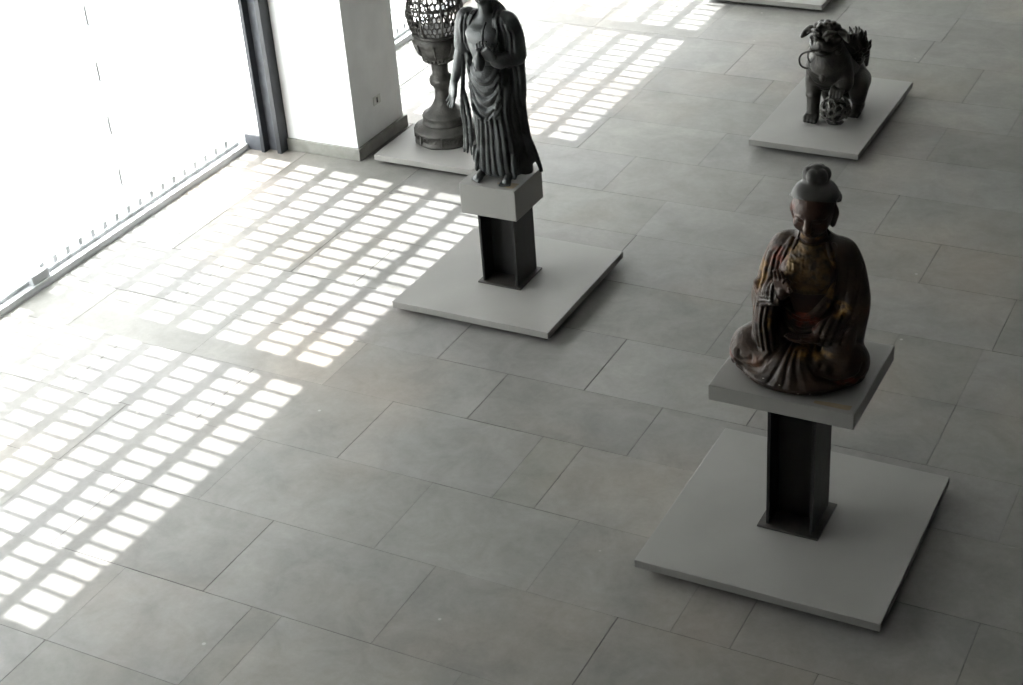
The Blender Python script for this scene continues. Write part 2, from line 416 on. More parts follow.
# floor: one mesh of slabs with real joints above a grout bed
ROWS = [(-4.0, -3.3), (-3.3, -2.6), (-2.6, -1.95), (-1.95, -1.3), (-1.3, -0.65), (-0.65, 0.0), (0.0, 0.65), (0.65, 1.3), (1.3, 1.95), (1.95, 2.55), (2.55, 3.15), (3.15, 3.78), (3.78, 4.41),
        (4.41, 5.06), (5.06, 5.735), (5.735, 6.40), (6.40, 7.065), (7.065, 7.62), (7.62, 8.29), (8.29, 8.98), (8.98, 9.68), (9.68, 10.28), (10.28, 10.95),
        (10.95, 11.62), (11.62, 12.28), (12.28, 12.82), (12.82, 13.60), (13.60, 14.15), (14.15, 14.8), (14.8, 15.45), (15.45, 16.1), (16.1, 16.8), (16.8, 17.4), (17.4, 18.1), (18.1, 18.8), (18.8, 19.4), (19.4, 20.1), (20.1, 20.8), (20.8, 21.5), (21.5, 22.2)]
KNOWN = {4.41: [-6.55, -5.47, -4.61, -4.42, -3.33, -2.25], 5.06: [-6.55, -6.02, -4.94, -3.87, -2.79, -1.72], 5.735: [-6.55, -5.48, -4.27, -3.32, -2.5, -2.18, -1.1],
         6.40: [-7.1, -6.02, -4.94, -3.88, -3.61, -2.8, -1.7], 7.065: [-7.63, -6.55, -5.48, -4.41, -3.33, -2.25, -1.17], 7.62: [-7.1, -6.02, -4.94, -3.87, -2.79, -1.7],
         8.98: [-5.48, -4.41, -3.33, -2.79, -1.65], 9.68: [-5.48, -4.42, -3.33, -2.31, -1.2], 10.28: [-6.0, -4.97, -3.87, -2.8, -1.7], 10.95: [-5.5, -4.435, -3.33, -2.3],
         12.28: [-5.5, -4.455, -3.33, -2.3, -1.2], 12.82: [-6.02, -4.93, -3.9, -2.8, -1.7], 13.6: [-5.5, -4.43, -3.38, -2.3]}
bm = bmesh.new(); tones = []
GAP = 0.0035
for y0, y1 in ROWS:
    xs = None
    for kk in KNOWN:
        if abs(kk-y0) < 0.01: xs = list(KNOWN[kk])
    if xs is None: xs = [-5.48+0.54*random.choice((0, 1)), ]
    while xs[0] > XW-0.15: xs.insert(0, xs[0]-random.choice((0.54, 1.08, 1.08)))
    while xs[-1] < 5.6: xs.append(xs[-1]+random.choice((0.54, 1.08, 1.08, 1.62)))
    xs[0] = XW-0.1; xs = [x for i, x in enumerate(xs) if i == 0 or x > XW]; xs[-1] = 5.5
    for xa, xb in zip(xs, xs[1:]):
        ga, gb = random.choice((0.0006, 0.001, 0.0015, 0.003)), random.choice((0.0006, 0.001, 0.002))
        v = [bm.verts.new(p) for p in ((xa+ga, y0+ga*0.8, 0), (xb-ga, y0+ga*0.8, 0), (xb-ga, y1-gb*0.8, 0), (xa+ga, y1-gb*0.8, 0))]
        lo = [bm.verts.new((q.co.x, q.co.y, -0.03)) for q in v]
        bm.faces.new(v); t = random.uniform(0.90, 1.07)
        if random.random() < 0.13: t *= 0.87
        tones.append(t)
        for i in range(4):
            bm.faces.new((v[i], lo[i], lo[(i+1) % 4], v[(i+1) % 4])); tones.append(t*0.5)
me = bpy.data.meshes.new('floor'); bm.to_mesh(me); bm.free()
fl = bpy.data.objects.new('floor', me); C.objects.link(fl); me.materials.append(M['floor'])
ca = me.attributes.new('tone', 'FLOAT_COLOR', 'FACE')
for i, t in enumerate(tones): ca.data[i].color = (t, t*random.uniform(0.985, 1.0), t*random.uniform(0.96, 1.0), 1)
struct(fl)
struct(boxobj('floor_bed', 'grout', (XW-0.1, 5.5, -4, 22.2, -0.2, -0.008)))
struct(boxobj('ceiling', 'ceil', (XW-0.2, 5.6, -4.1, 22.3, 7.0, 7.15)))
struct(boxobj('mezzanine_blocker', 'dim', (-0.06, 5.5, -4, 22.2, 3.55, 3.95)), 'unseen upper gallery floor, added to shade the right of the room')  # unseen slab, added to keep ceiling bounce off the right-hand floor
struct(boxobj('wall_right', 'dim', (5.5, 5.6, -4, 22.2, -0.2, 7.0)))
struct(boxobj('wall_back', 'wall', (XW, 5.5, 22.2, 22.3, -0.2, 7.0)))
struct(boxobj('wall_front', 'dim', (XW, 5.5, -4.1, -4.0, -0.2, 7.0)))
ZT = 3.37
struct(boxobj('wall_left', 'wall', (XW-0.02, XW-0.0, -4, 22.2, ZT, 7.0)))
struct(boxobj('ground_outside', 'paving', (-60, XW-0.35, -40, 60, -0.5, -0.25)))

# glazed bays between the piers; the frit is a grid printed on each pane
P0 = 0.14333
BAYS = [(1.78, 4.36), (4.58, 7.16), (7.385, 9.965), (11.20, 13.65), (13.92, 16.5), (16.72, 19.3), (19.52, 22.1)]
prev = 1.58
struct(boxobj('wall_near_blocker', 'dim', (XW-0.02, XW, -4, 1.58, -0.1, ZT)))  # unseen solid stretch instead of glazing, added to darken the near floor
for n, (ya, yb) in enumerate(BAYS, 1):
    pane = struct(boxobj('window_%d' % n, 'glass', (XW-0.008, XW-0.002, ya, yb, 0.0, ZT)), 'fritted glass bay of the window wall')
    bm = bmesh.new(); x0, x1 = XW-0.012, XW-0.010
    top = ZT; bands = []
    while top > -0.2:                                     # clear band 0.33 high, frit band 0.10 high
        zb = top-0.327
        if zb > 0: vv(bm, x1, ya, yb, max(zb-0.118, 0.0), zb+0.012)
        bands.append((max(zb+0.012, 0), top-0.0116 if top > 3.3 else top-0.0116)); top -= 0.4336
    c = int(round((yb-ya)/P0))
    for i in range(c+1):
        y = ya+(yb-ya)*i/c
        for za, zb in bands: vv(bm, x1, max(y-0.019, ya), min(y+0.019, yb), za, zb)
    # the doubled fine lines beside the pane joint
    ym = 8.52 if n == 3 else ((6.215) if n == 2 else ya+(yb-ya)*0.5)
    for q in (-0.035, 0.035):
        for za, zb in bands: vv(bm, x1, ym+q-0.006, ym+q+0.006, za, zb)
    fr = link('frit_grid', bm, 'frit', pane)
    bm = bmesh.new()
    for z in (0.323, 0.757, 1.19, 1.625, 2.06, 2.495, 2.93): box(bm, XW+0.0, XW+0.008, ym-0.008, ym+0.008, z, z+0.155)
    link('joint_seal', bm, 'seal', pane)
    bm = bmesh.new()
    for i in range(1, c):
        y = ya+(yb-ya)*i/c; box(bm, XW+0.001, XW+0.010, y-0.022, y+0.022, 0.085, 0.145)
    link('glazing_clips', bm, 'clip', pane)
    if n != 4:
        b2 = bmesh.new(); vv(b2, XW-0.010, prev, ya, 0, ZT); struct(link('trim_%d' % n, b2, 'frit'), 'white glazed strip between window bays')
    prev = yb
bm = bmesh.new(); vv(bm, XW-0.012, 9.965, 11.20, 0, ZT)
struct(link('wall_pier', bm, 'frit'), 'white panel in the window wall behind the column')
# sill rail with its thin joint line at the floor
rb = struct(boxobj('trim_20', 'alu', (XW-0.06, XW+0.075, -4, 22.2, 0.0, 0.05), None, 0.004), 'white sill rail under the window wall')
struct(boxobj('trim_21', 'seal', (XW+0.075, XW+0.083, -4, 22.2, 0.0, 0.012)), 'thin grey seal along the sill rail')
bm = bmesh.new(); box(bm, XW+0.000, XW+0.014, -4, 9.98, 0.05, 0.078); box(bm, XW+0.000, XW+0.014, 11.19, 22.2, 0.05, 0.078)
struct(link('trim_22', bm, 'clip'), 'grey glazing bead along the glass')
t = thing('floor_closer', (XW+0.03, 7.45, 0.05), 'small grey box on the window sill rail', 'door closer')
boxobj('body', 'clip', (-0.025, 0.03, -0.09, 0.09, 0.0, 0.07), t, 0.006)

# column beside the window
CX0, CX1, CY0, CY1 = -7.83, -7.13, 10.15, 10.88
struct(boxobj('column', 'column', (CX0, CX1, CY0, CY1, 0.0, 7.0)), 'white square column beside the window wall')
bm = bmesh.new(); t_ = 0.028
box(bm, CX0, CX1+t_, CY0-t_, CY0, 0, 0.105); box(bm, CX1, CX1+t_, CY0, CY1+t_, 0, 0.105); box(bm, CX0, CX1, CY1, CY1+t_, 0, 0.105)
struct(link('baseboard_column', bm, 'base_board', None, False, 0.003), 'grey stone baseboard around the column')
# steel mullion of I section in front of the pier
bm = bmesh.new()
box(bm, -8.025, -7.992, 10.01, 10.26, 0, 7.0); box(bm, -7.875, -7.835, 10.03, 10.26, 0, 7.0)
struct(link('trim_23', bm, 'mullion'), 'dark steel flanges of the window upright')
bm = bmesh.new(); box(bm, -7.992, -7.875, 10.085, 10.10, 0, 7.0)
struct(link('trim_24', bm, 'mullion_web'), 'grey steel web of the window upright')
bm = bmesh.new(); box(bm, -8.20, -8.025, 10.03, 10.05, 0, 0.13)  # grey sheet in place of the shade between sill and upright
struct(link('trim_25', bm, 'mullion_web'), 'low grey panel standing in for the shaded gap beside the steel upright')

t = thing('wall_outlet', (CX1, 10.507, 0.395), 'small pale socket plate with a dark slot on the column side', 'outlet')
boxobj('cover_plate', 'outlet', (0, 0.006, -0.055, 0.055, -0.038, 0.038), t, 0.002)
boxobj('slot', 'dark', (0.005, 0.009, -0.012, 0.008, -0.022, 0.025), t)

# ------------------------------------------------------------------ plinths and stands
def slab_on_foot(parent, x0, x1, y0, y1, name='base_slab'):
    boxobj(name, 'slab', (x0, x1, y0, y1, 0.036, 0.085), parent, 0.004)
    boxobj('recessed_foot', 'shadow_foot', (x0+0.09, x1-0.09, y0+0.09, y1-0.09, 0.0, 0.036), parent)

def stand(name, cx, cy, bx0, bx1, by0, by1, zt, th, tx0, tx1, ty0, ty1, label, w_, d_, plate=0.34):
    t = thing(name, (cx, cy, 0), label, 'pedestal')
    slab_on_foot(t, bx0-cx, bx1-cx, by0-cy, by1-cy)
    pl = boxobj('foot_plate', 'steel_plate', (-plate/2, plate/2, -plate/2, plate/2, 0.085, 0.097), t, 0.001)
    bm = bmesh.new(); zb = zt-th
    box(bm, -w_, -w_+0.018, -d_, d_, 0.097, zb); box(bm, w_-0.018, w_, -d_, d_, 0.097, zb)
    box(bm, -w_+0.018, w_-0.018, -0.006, 0.006, 0.097, zb)
    link('steel_post', bm, 'steel', t, False, 0.002)
    boxobj('top_slab', 'slab', (tx0-cx, tx1-cx, ty0-cy, ty1-cy, zb, zt), t, 0.005)
    return t

st2 = stand('statue_stand', -2.187, 6.785, -2.855, -1.525, 6.10, 7.44, 1.06, 0.09, -2.560, -1.80, 6.43, 7.13,
            'grey slab stand on a black steel post under the seated statue', 0.130, 0.140)
st1 = stand('statue_stand', -4.930, 8.665, -5.535, -4.33, 8.05, 9.27, 0.86, 0.225, -5.16, -4.735, 8.465, 8.87,
            'grey block stand on a black steel post under the standing statue', 0.138, 0.145, 0.335)
# stains on the top blocks
bm = bmesh.new(); P = [(0.02, -0.115), (0.06, -0.155), (0.085, -0.150), (0.13, -0.168), (0.165, -0.16), (0.172, -0.08), (0.12, -0.085), (0.10, -0.12), (0.05, -0.10)]
bm.faces.new([bm.verts.new((x, y, 0.8612)) for x, y in P]); link('brown_stain', bm, 'stain', st1)
bm = bmesh.new(); P = [(0.17, -0.325), (0.34, -0.329), (0.355, -0.322), (0.355, -0.285), (0.25, -0.29), (0.17, -0.30)]
bm.faces.new([bm.verts.new((x, y, 1.0612)) for x, y in P]); link('brown_stain', bm, 'stain', st2)

t = thing('display_plinth', (-3.71, 12.16, 0), 'low grey plinth slab under the lion statue', 'plinth')
slab_on_foot(t, -4.165+3.71, -3.255+3.71, 11.38-12.16, 12.95-12.16, 'top_slab')
t = thing('display_plinth', (-6.36, 10.7, 0), 'low grey plinth slab under the bronze lantern beside the column', 'plinth')
slab_on_foot(t, -6.96+6.36, -6.03+6.36, 10.12-10.7, 10.98-10.7, 'top_slab')
t = thing('display_plinth', (-5.2, 15.3, 0), 'low grey plinth slab cut off at the top edge of the photo', 'plinth')
slab_on_foot(t, -5.8+5.2, -4.59+5.2, 14.56-15.3, 16.1-15.3, 'top_slab')
#==STATUES==
def hand(cl, wrist, dirv, side, palm_n, size=0.17, curl=(0.2, 0.2, 0.2, 0.2), thumb=0.5, k=0.006):
    """palm and five separate fingers; dirv: wrist to fingertips, side: towards the thumb, palm_n: out of the palm"""
    w_ = Vector(wrist); d = Vector(dirv).normalized(); sd = Vector(side); sd = (sd-d*sd.dot(d)).normalized(); pn = d.cross(sd)
    if pn.dot(Vector(palm_n)) < 0: pn = -pn
    S = size
    for q in (-0.30, -0.10, 0.10, 0.28):
        a = w_+sd*q*S*0.55; b_ = w_+d*S*0.46+sd*q*S*0.78
        cl.cone(a, b_, S*0.105, S*0.10, 0.012)
    for i, (q, L_) in enumerate(((0.30, 0.42), (0.10, 0.47), (-0.10, 0.44), (-0.30, 0.35))):
        p = w_+d*S*0.46+sd*q*S*0.78; c = curl[i]; ang = 0.0
        for j, f in enumerate((0.45, 0.31, 0.24)):
            ang += c*(0.7 if j == 0 else 1.0)
            v = d*math.cos(ang)+pn*math.sin(ang)+sd*q*0.10
            p2 = p+v*S*L_*f*1.12
            cl.cone(p, p2, S*(0.066-0.006*j), S*(0.060-0.007*j), 0.003); p = p2
    p = w_+d*S*0.12+sd*S*0.24
    p2 = p+(d*0.55+sd*0.62+pn*thumb*0.5)*S*0.26; cl.cone(p, p2, S*0.085, S*0.07, 0.008)
    p3 = p2+(d*0.85+sd*0.12+pn*thumb*0.5)*S*0.22; cl.cone(p2, p3, S*0.066, S*0.052, 0.003)

def head(cl, c, s=1.0, nod=0.35, wx=1.0):
    """face looking along -y, bowed forward by nod; c: centre of the skull, s: skull half height"""
    R = Matrix.Rotation(nod, 3, 'X'); c = Vector(c)
    def P(x, y, z): return tuple(c+R @ (Vector((x*wx, y, z))*s))
    deg = (math.degrees(nod), 0, 0)
    cl.ell(P(0, 0.06, 0.14), (0.80*s*wx, 0.92*s, 0.86*s), 0.01, deg)
    cl.ell(P(0, -0.16, -0.36), (0.66*s*wx, 0.70*s, 0.66*s), 0.02, deg)
    cl.ell(P(0, -0.52, -0.82), (0.24*s, 0.20*s, 0.17*s), 0.02, deg)
    for q in (-1, 1):
        cl.ell(P(0.40*q, -0.58, -0.34), (0.24*s, 0.20*s, 0.28*s), 0.02, deg)             # cheeks
        cl.ell(P(0.33*q, -0.74, -0.04), (0.20*s, 0.10*s, 0.09*s), 0.006, deg)             # lowered lids
        cl.ridge([P(0.12*q, -0.86, -0.06), P(0.33*q, -0.86, -0.115), P(0.56*q, -0.68, -0.06)], 0.022*s*2, -0.05*s)
        cl.ridge([P(0.08*q, -0.88, 0.08), P(0.30*q, -0.84, 0.17), P(0.60*q, -0.62, 0.06)], 0.03*s*2, 0.05*s)
        cl.chain([P(0.74*q, 0.05, 0.12), P(0.80*q, 0.02, -0.15), P(0.74*q, -0.02, -0.50), P(0.68*q, -0.02, -0.72)], [0.09*s, 0.11*s, 0.08*s, 0.065*s], 0.01)  # long ears
        cl.ell(P(0.10*q, -0.90, -0.36), (0.09*s, 0.10*s, 0.07*s), 0.01, deg)
    cl.chain([P(0, -0.80, 0.12), P(0, -0.92, -0.12), P(0, -1.04, -0.34)], [0.06*s, 0.075*s, 0.10*s], 0.015)
    cl.ell(P(0, -0.86, -0.53), (0.20*s, 0.09*s, 0.055*s), 0.006, deg)
    cl.ell(P(0, -0.84, -0.64), (0.16*s, 0.09*s, 0.06*s), 0.006, deg)
    return P

# ------------------------------------------------------------------ seated statue
T = thing('seated_statue', (-2.178, 6.762, 1.0615), 'dark brown wooden statue seated cross-legged with a raised hand and a golden chest', 'statue')
T.rotation_euler = (0, 0, math.radians(3))
h = 0.0046
cl = Clay((-0.42, -0.38, -0.01), (0.42, 0.32, 1.0), h)
# lap and folded legs
cl.ell((0, -0.025, 0.045), (0.322, 0.292, 0.075), 0.02)
cl.ell((0, 0.10, 0.13), (0.25, 0.17, 0.15), 0.04)
for q in (-1, 1):
    cl.cone((0.12*q, 0.08, 0.15), (0.245*q, -0.06, 0.125), 0.125, 0.105, 0.04)
    cl.ell((0.250*q, -0.045, 0.100), (0.100, 0.125, 0.098), 0.03)
    cl.cone((0.25*q, -0.11, 0.105), (0.03*q, -0.215, 0.11), 0.085, 0.06, 0.03)
cl.ell((0, -0.15, 0.10), (0.19, 0.12, 0.10), 0.04)
# trunk and shoulders
cl.cone((0.012, 0.06, 0.20), (0.02, 0.05, 0.44), 0.155, 0.145, 0.05)
cl.ell((0.022, 0.045, 0.55), (0.172, 0.125, 0.19), 0.05)
cl.ell((0.03, 0.055, 0.665), (0.185, 0.10, 0.085), 0.04)
cl.cone((0.035, 0.04, 0.70), (0.038, 0.01, 0.78), 0.09, 0.068, 0.04)
# right arm of the figure (left in view): elbow out, forearm raised
cl.chain([(-0.105, 0.05, 0.66), (-0.150, 0.04, 0.55), (-0.178, 0.01, 0.43)], [0.072, 0.068, 0.066], 0.03)
cl.chain([(-0.18, 0.0, 0.42), (-0.14, -0.08, 0.45), (-0.085, -0.155, 0.50)], [0.068, 0.052, 0.044], 0.03)
# hanging sleeve of that arm
cl.chain([(-0.195, 0.00, 0.42), (-0.195, -0.02, 0.36), (-0.165, -0.04, 0.25), (-0.15, -0.06, 0.19)], [0.055, 0.048, 0.052, 0.05], 0.03)
cl.chain([(-0.15, -0.09, 0.44), (-0.155, -0.12, 0.34), (-0.15, -0.14, 0.25), (-0.12, -0.15, 0.19)], [0.042, 0.040, 0.042, 0.04], 0.03)
cl.chain([(-0.175, -0.05, 0.40), (-0.178, -0.09, 0.32), (-0.165, -0.10, 0.22)], [0.04, 0.042, 0.05], 0.03)
cl.ell((-0.19, -0.03, 0.455), (0.065, 0.065, 0.030), 0.015, (0, 20, 0))
# left arm of the figure: down to the lap
cl.chain([(0.165, 0.06, 0.655), (0.200, 0.065, 0.55), (0.230, 0.05, 0.42), (0.234, 0.04, 0.33)], [0.074, 0.078, 0.078, 0.070], 0.03)
cl.chain([(0.225, 0.03, 0.31), (0.19, -0.07, 0.29), (0.13, -0.13, 0.29)], [0.07, 0.062, 0.045], 0.03)
cl.chain([(0.232, 0.04, 0.42), (0.238, 0.03, 0.30), (0.225, 0.02, 0.19)], [0.066, 0.062, 0.065], 0.03)
cl.chain([(0.21, -0.06, 0.30), (0.215, -0.08, 0.24), (0.20, -0.10, 0.19)], [0.05, 0.055, 0.06], 0.03)
# collar rolls over the shoulders down to the belly
L1 = [(-0.035, 0.735), (-0.065, 0.66), (-0.082, 0.56), (-0.072, 0.46), (-0.035, 0.37)]
L2 = [(0.115, 0.73), (0.145, 0.64), (0.155, 0.54), (0.125, 0.44), (0.075, 0.37), (0.02, 0.345)]
# the open front: sink the robe inside the V so the chest shows
yv = lambda z: np.interp(z, [0.36, 0.46, 0.56, 0.66, 0.76, 0.8], [-0.03, -0.072, -0.080, -0.066, -0.03, -0.03])
yw = lambda z: np.interp(z, [0.36, 0.46, 0.56, 0.66, 0.76, 0.8], [0.05, 0.12, 0.150, 0.142, 0.11, 0.11])
def vmask(X, Y, Z):
    a = np.clip((X-yv(Z))/0.012, 0, 1)*np.clip((yw(Z)-X)/0.012, 0, 1)
    return a*(Y < 0.05)*np.clip((Z-0.36)/0.03, 0, 1)
f0 = cl.f.copy()
d1, d2 = cl.drape(L1), cl.drape(L2)
cl.press(vmask, 0.035, (-0.12, -0.30, 0.33), (0.2, 0.05, 0.83))
cl.chain(d1, 0.011, 0.008, n=1); cl.chain(d2, 0.011, 0.008, n=1)
cl.chain([(p[0]-0.028, p[1]+0.010, p[2]+0.004) for p in d1], 0.010, 0.010, n=1)
cl.chain([(p[0]+0.028, p[1]+0.010, p[2]) for p in d2], 0.010, 0.010, n=1)
# folds: shoulder to elbow, sleeves, lap
random.seed(11)
for i in range(9):
    x = -0.085-0.0135*i
    cl.fold([(x+0.03, 0.725-0.010*i), (x+0.004, 0.64), (x-0.012, 0.54), (x-0.016, 0.47)], 0.0055, 0.010 if i % 2 else -0.010)
for i in range(5):
    x = 0.165+0.027*i
    cl.fold([(x-0.014, 0.71-0.016*i), (x+0.004, 0.60), (x+0.002, 0.48), (x-0.012, 0.40)], 0.0065, 0.007 if i % 2 else -0.008)
for i in range(7):
    cl.fold([(-0.250+0.010*i, 0.470-0.008*i), (-0.19, 0.462-0.011*i), (-0.12, 0.505-0.014*i)], 0.0055, 0.010 if i % 2 else -0.010)
for i in range(9):
    x = -0.215+0.014*i
    cl.fold([(x, 0.41), (x-0.004, 0.33), (x+0.010, 0.25), (x+0.024, 0.19)], 0.006, 0.012 if i % 2 else -0.014)
for i in range(8):
    x = 0.145+0.018*i
    cl.fold([(x+0.012, 0.44-0.01*i), (x, 0.35), (x-0.025, 0.26)], 0.006, 0.009 if i % 2 else -0.010)
for i in range(6):
    z = 0.335-0.013*i
    cl.fold([(0.26, z+0.02), (0.19, z-0.01), (0.11, z-0.03)], 0.006, 0.008 if i % 2 else -0.008)
# belt area folds over the belly
for i in range(8):
    z = 0.365-0.014*i
    cl.fold([(-0.07, z+0.018), (0.01, z-0.012), (0.10, z+0.008)], 0.0055, 0.009 if i % 2 == 0 else -0.009)
# hanging folds between the knees and curved folds over both shins
for i in range(6):
    x = -0.045+0.020*i; s_ = (x-0.005)*0.9
    cl.fold([(x*0.7, 0.20), (x+s_*0.3, 0.13), (x+s_*0.9, 0.07), (x+s_*1.3, 0.05)], 0.007, 0.008 if i % 2 else -0.010)
for i in range(6):
    r_ = 0.02+0.034*i
    for q in (-1, 1):
        cl.fold([(q*(0.055+r_*0.30), 0.215-0.007*i), (q*(0.10+r_*0.55), 0.155-0.014*i), (q*(0.15+r_*0.75), 0.10-0.012*i), (q*(0.22+r_*0.65), 0.078-0.009*i), (q*(0.29+r_*0.25), 0.095-0.007*i)], 0.0085, 0.013 if i % 2 else -0.016)
for q in (-1, 1):
    cl.fold([(q*0.32, 0.05), (q*0.22, 0.035), (q*0.10, 0.035), (0, 0.03)], 0.012, -0.014)
# back drapery
for i in range(9):
    x = -0.16+0.045*i
    cl.fold([(x*0.8+0.02, 0.70), (x+0.01, 0.50), (x*1.1, 0.30), (x*1.3, 0.10)], 0.012, 0.010 if i % 2 else -0.010, 1, -1)
cl.flat(0.0)
for i in range(4):                                      # oval swirls round the knees
    for q in (-1, 1):
        k0 = 0.028+0.022*i
        cl.fold([(q*0.24+k0*1.4*math.cos(a), 0.135+k0*math.sin(a)*0.75) for a in [2.6+0.65*j for j in range(7)]], 0.007, 0.009 if i % 2 else -0.012)
robe = cl.mesh('robe', 'wood_dark', T, 1, [(0, (-0.32, -0.07, 0.085), (0.07, 0.10, 0.035)), (0, (0.26, -0.13, 0.075), (0.08, 0.08, 0.035)), (0, (-0.19, -0.03, 0.31), (0.035, 0.12, 0.09)), (0, (-0.12, 0, 0.62), (0.05, 0.15, 0.07)),
    (0, (0.02, -0.1, 0.34), (0.09, 0.12, 0.05)), (1, (-0.20, 0.0, 0.52), (0.03, 0.12, 0.08)), (1, (-0.16, -0.1, 0.27), (0.025, 0.08, 0.08)), (1, (0.10, -0.18, 0.20), (0.11, 0.09, 0.022)), (1, (-0.13, -0.12, 0.33), (0.02, 0.06, 0.08)), (1, (-0.06, -0.06, 0.62), (0.022, 0.10, 0.12)), (1, (0.145, -0.06, 0.55), (0.02, 0.10, 0.15)), (1, (0.2, -0.05, 0.40), (0.05, 0.10, 0.04))])
robe['label'] = 'dark lacquered robe with carved folds'
# body: chest, neck, face and hands
h = 0.0045
b_ = Clay((-0.20, -0.34, 0.22), (0.26, 0.22, 1.10), h)
b_.cone((0.012, 0.055, 0.24), (0.02, 0.045, 0.44), 0.138, 0.130, 0.05)
b_.ell((0.022, 0.032, 0.55), (0.165, 0.120, 0.175), 0.05)
b_.ell((0.03, 0.04, 0.66), (0.175, 0.088, 0.072), 0.04)
b_.cone((0.035, 0.035, 0.69), (0.038, 0.00, 0.83), 0.072, 0.060, 0.03)
for q in (-1, 1): b_.ell((0.028+0.068*q, -0.045, 0.585), (0.068, 0.042, 0.055), 0.03)
for z in (0.742, 0.762, 0.782): b_.ridge([(-0.02, 0.00, z+0.01), (0.038, -0.06, z-0.008), (0.096, 0.00, z+0.01)], 0.005, -0.005)
HP = head(b_, (0.044, -0.020, 0.922), 0.130, 0.24, 1.0)
b_.chain([(-0.16, -0.06, 0.46), (-0.075, -0.165, 0.505), (-0.052, -0.190, 0.53)], [0.036, 0.030, 0.026], 0.01)
hand(b_, (-0.056, -0.185, 0.525), (-0.05, -0.10, 1), (1.0, -0.25, 0.05), (0.15, -1, 0.1), 0.145, (0.75, 0.22, 0.15, 0.12), 1.2)
b_.chain([(0.20, -0.07, 0.29), (0.13, -0.14, 0.285), (0.11, -0.155, 0.28)], [0.036, 0.030, 0.027], 0.01)
hand(b_, (0.105, -0.160, 0.278), (-1, -0.35, -0.05), (0.1, -1, 0.25), (0, -0.1, 1), 0.150, (0.22, 0.22, 0.25, 0.28), 0.6)
skin = b_.mesh('body', 'skin', T, 1, [(0, (-0.05, -0.08, 0.92), (0.03, 0.10, 0.06)), (1, (0.035, -0.06, 0.765), (0.07, 0.07, 0.02))])
skin['label'] = 'worn brown gilt face, neck and hands'
# golden breast plate of necklace relief that lies on the chest
g_ = Clay((-0.14, -0.20, 0.36), (0.20, 0.10, 0.80), 0.0042)
g_.ell((0.022, 0.032, 0.55), (0.167, 0.122, 0.177), 0.05); g_.ell((0.03, 0.04, 0.66), (0.176, 0.089, 0.073), 0.04)
for q in (-1, 1): g_.ell((0.028+0.068*q, -0.045, 0.585), (0.069, 0.043, 0.056), 0.03)
g_.cone((0.035, 0.035, 0.69), (0.038, 0.00, 0.75), 0.074, 0.066, 0.03)
g_.cone((0.012, 0.055, 0.24), (0.02, 0.045, 0.44), 0.139, 0.131, 0.05)
random.seed(3)
for i in range(-4, 5):
    x = 0.030+0.021*i
    g_.fold([(x, 0.715-abs(i)*0.004), (x*0.98, 0.64), (x*0.95, 0.55), (x*0.9, 0.49+abs(i)*0.006)], 0.0045, 0.009 if i % 2 else 0.004)
for k_ in range(5):
    z = 0.725-0.034*k_
    g_.fold([(-0.06-0.006*k_, z+0.025), (0.0, z-0.004), (0.035, z-0.012), (0.08, z), (0.13+0.004*k_, z+0.02)], 0.005, 0.008)
for k_ in range(44):
    x, z = random.uniform(-0.05, 0.12), random.uniform(0.49, 0.70)
    p = g_.drape([(x, z), (x+0.004, z)])
    if p: g_.ridge([p[0], (p[0][0]+0.006, p[0][1], p[0][2]-0.006)], 0.006, 0.008)
X, Y, Z = g_.ax[0][:, None, None], g_.ax[1][None, :, None], g_.ax[2][None, None, :]
g_.f = np.maximum(g_.f, np.maximum(np.maximum(yv(Z)+0.0-X, X-yw(Z)), np.maximum(Y-0.0, 0.475-Z+0*X))+0*g_.f)
g_.f = np.maximum(g_.f, (Z-0.735)+0*g_.f)
gd = g_.mesh('breast_ornament', 'gold', T)
gd['label'] = 'old golden relief ornament over the chest'
# gilt edge over the shin and red sleeve lining, worn chips of pale ground
for x, z, r_ in ((-0.255, 0.022, 0.006), (-0.205, 0.035, 0.007), (-0.12, 0.07, 0.005), (-0.03, 0.065, 0.004), (0.06, 0.030, 0.008), (0.085, 0.026, 0.009), (0.115, 0.030, 0.007), (0.15, 0.062, 0.005), (-0.15, 0.03, 0.005), (0.075, 0.040, 0.006), (-0.235, 0.03, 0.006)):
    p = cl.drape([(x, z), (x+0.001, z)])
    if p:
        p = p[0]; bm = bmesh.new(); bmesh.ops.create_icosphere(bm, subdivisions=2, radius=r_*0.8, matrix=Matrix.Translation((p[0], p[1]+0.002, p[2])) @ Matrix.Diagonal((1.5, 0.45, 0.8, 1)))
        link('paint_chip', bm, 'chip', T, True)
# hair: smooth cap with a rolled brim and a lobed topknot
c_ = Clay((-0.14, -0.20, 0.80), (0.22, 0.16, 1.16), 0.0042)
cc = Vector((0.044, -0.006, 0.984))
c_.ell(cc+Vector((0, 0.005, -0.012)), (0.115, 0.124, 0.092), 0.01, (3, 0, 0))
ring = [cc+Matrix.Rotation(math.radians(3), 3, 'X') @ Vector((0.115*math.cos(a), 0.122*math.sin(a), -0.016)) for a in [2*math.pi*i/32 for i in range(33)]]
for a, bq in zip(ring, ring[1:]): c_.cone(a, bq, 0.0120, 0.0120, 0.002)
c_.f = np.maximum(c_.f, (cc.z-0.022)-c_.ax[2][None, None, :]-0.35*(c_.ax[1][None, :, None]-cc.y))
c_.ell((0.042, 0.008, 1.055), (0.064, 0.062, 0.028), 0.012)
for i in range(6):
    a = 2*math.pi*i/6+0.3
    c_.ell((0.045+0.036*math.cos(a), 0.006+0.034*math.sin(a), 1.086), (0.034, 0.034, 0.040), 0.0)
c_.ell((0.043, 0.006, 1.110), (0.038, 0.036, 0.028), 0.0)
hr = c_.mesh('hair', 'hair', T)
hr['label'] = 'grey brown hair cap with a rolled brim and topknot'

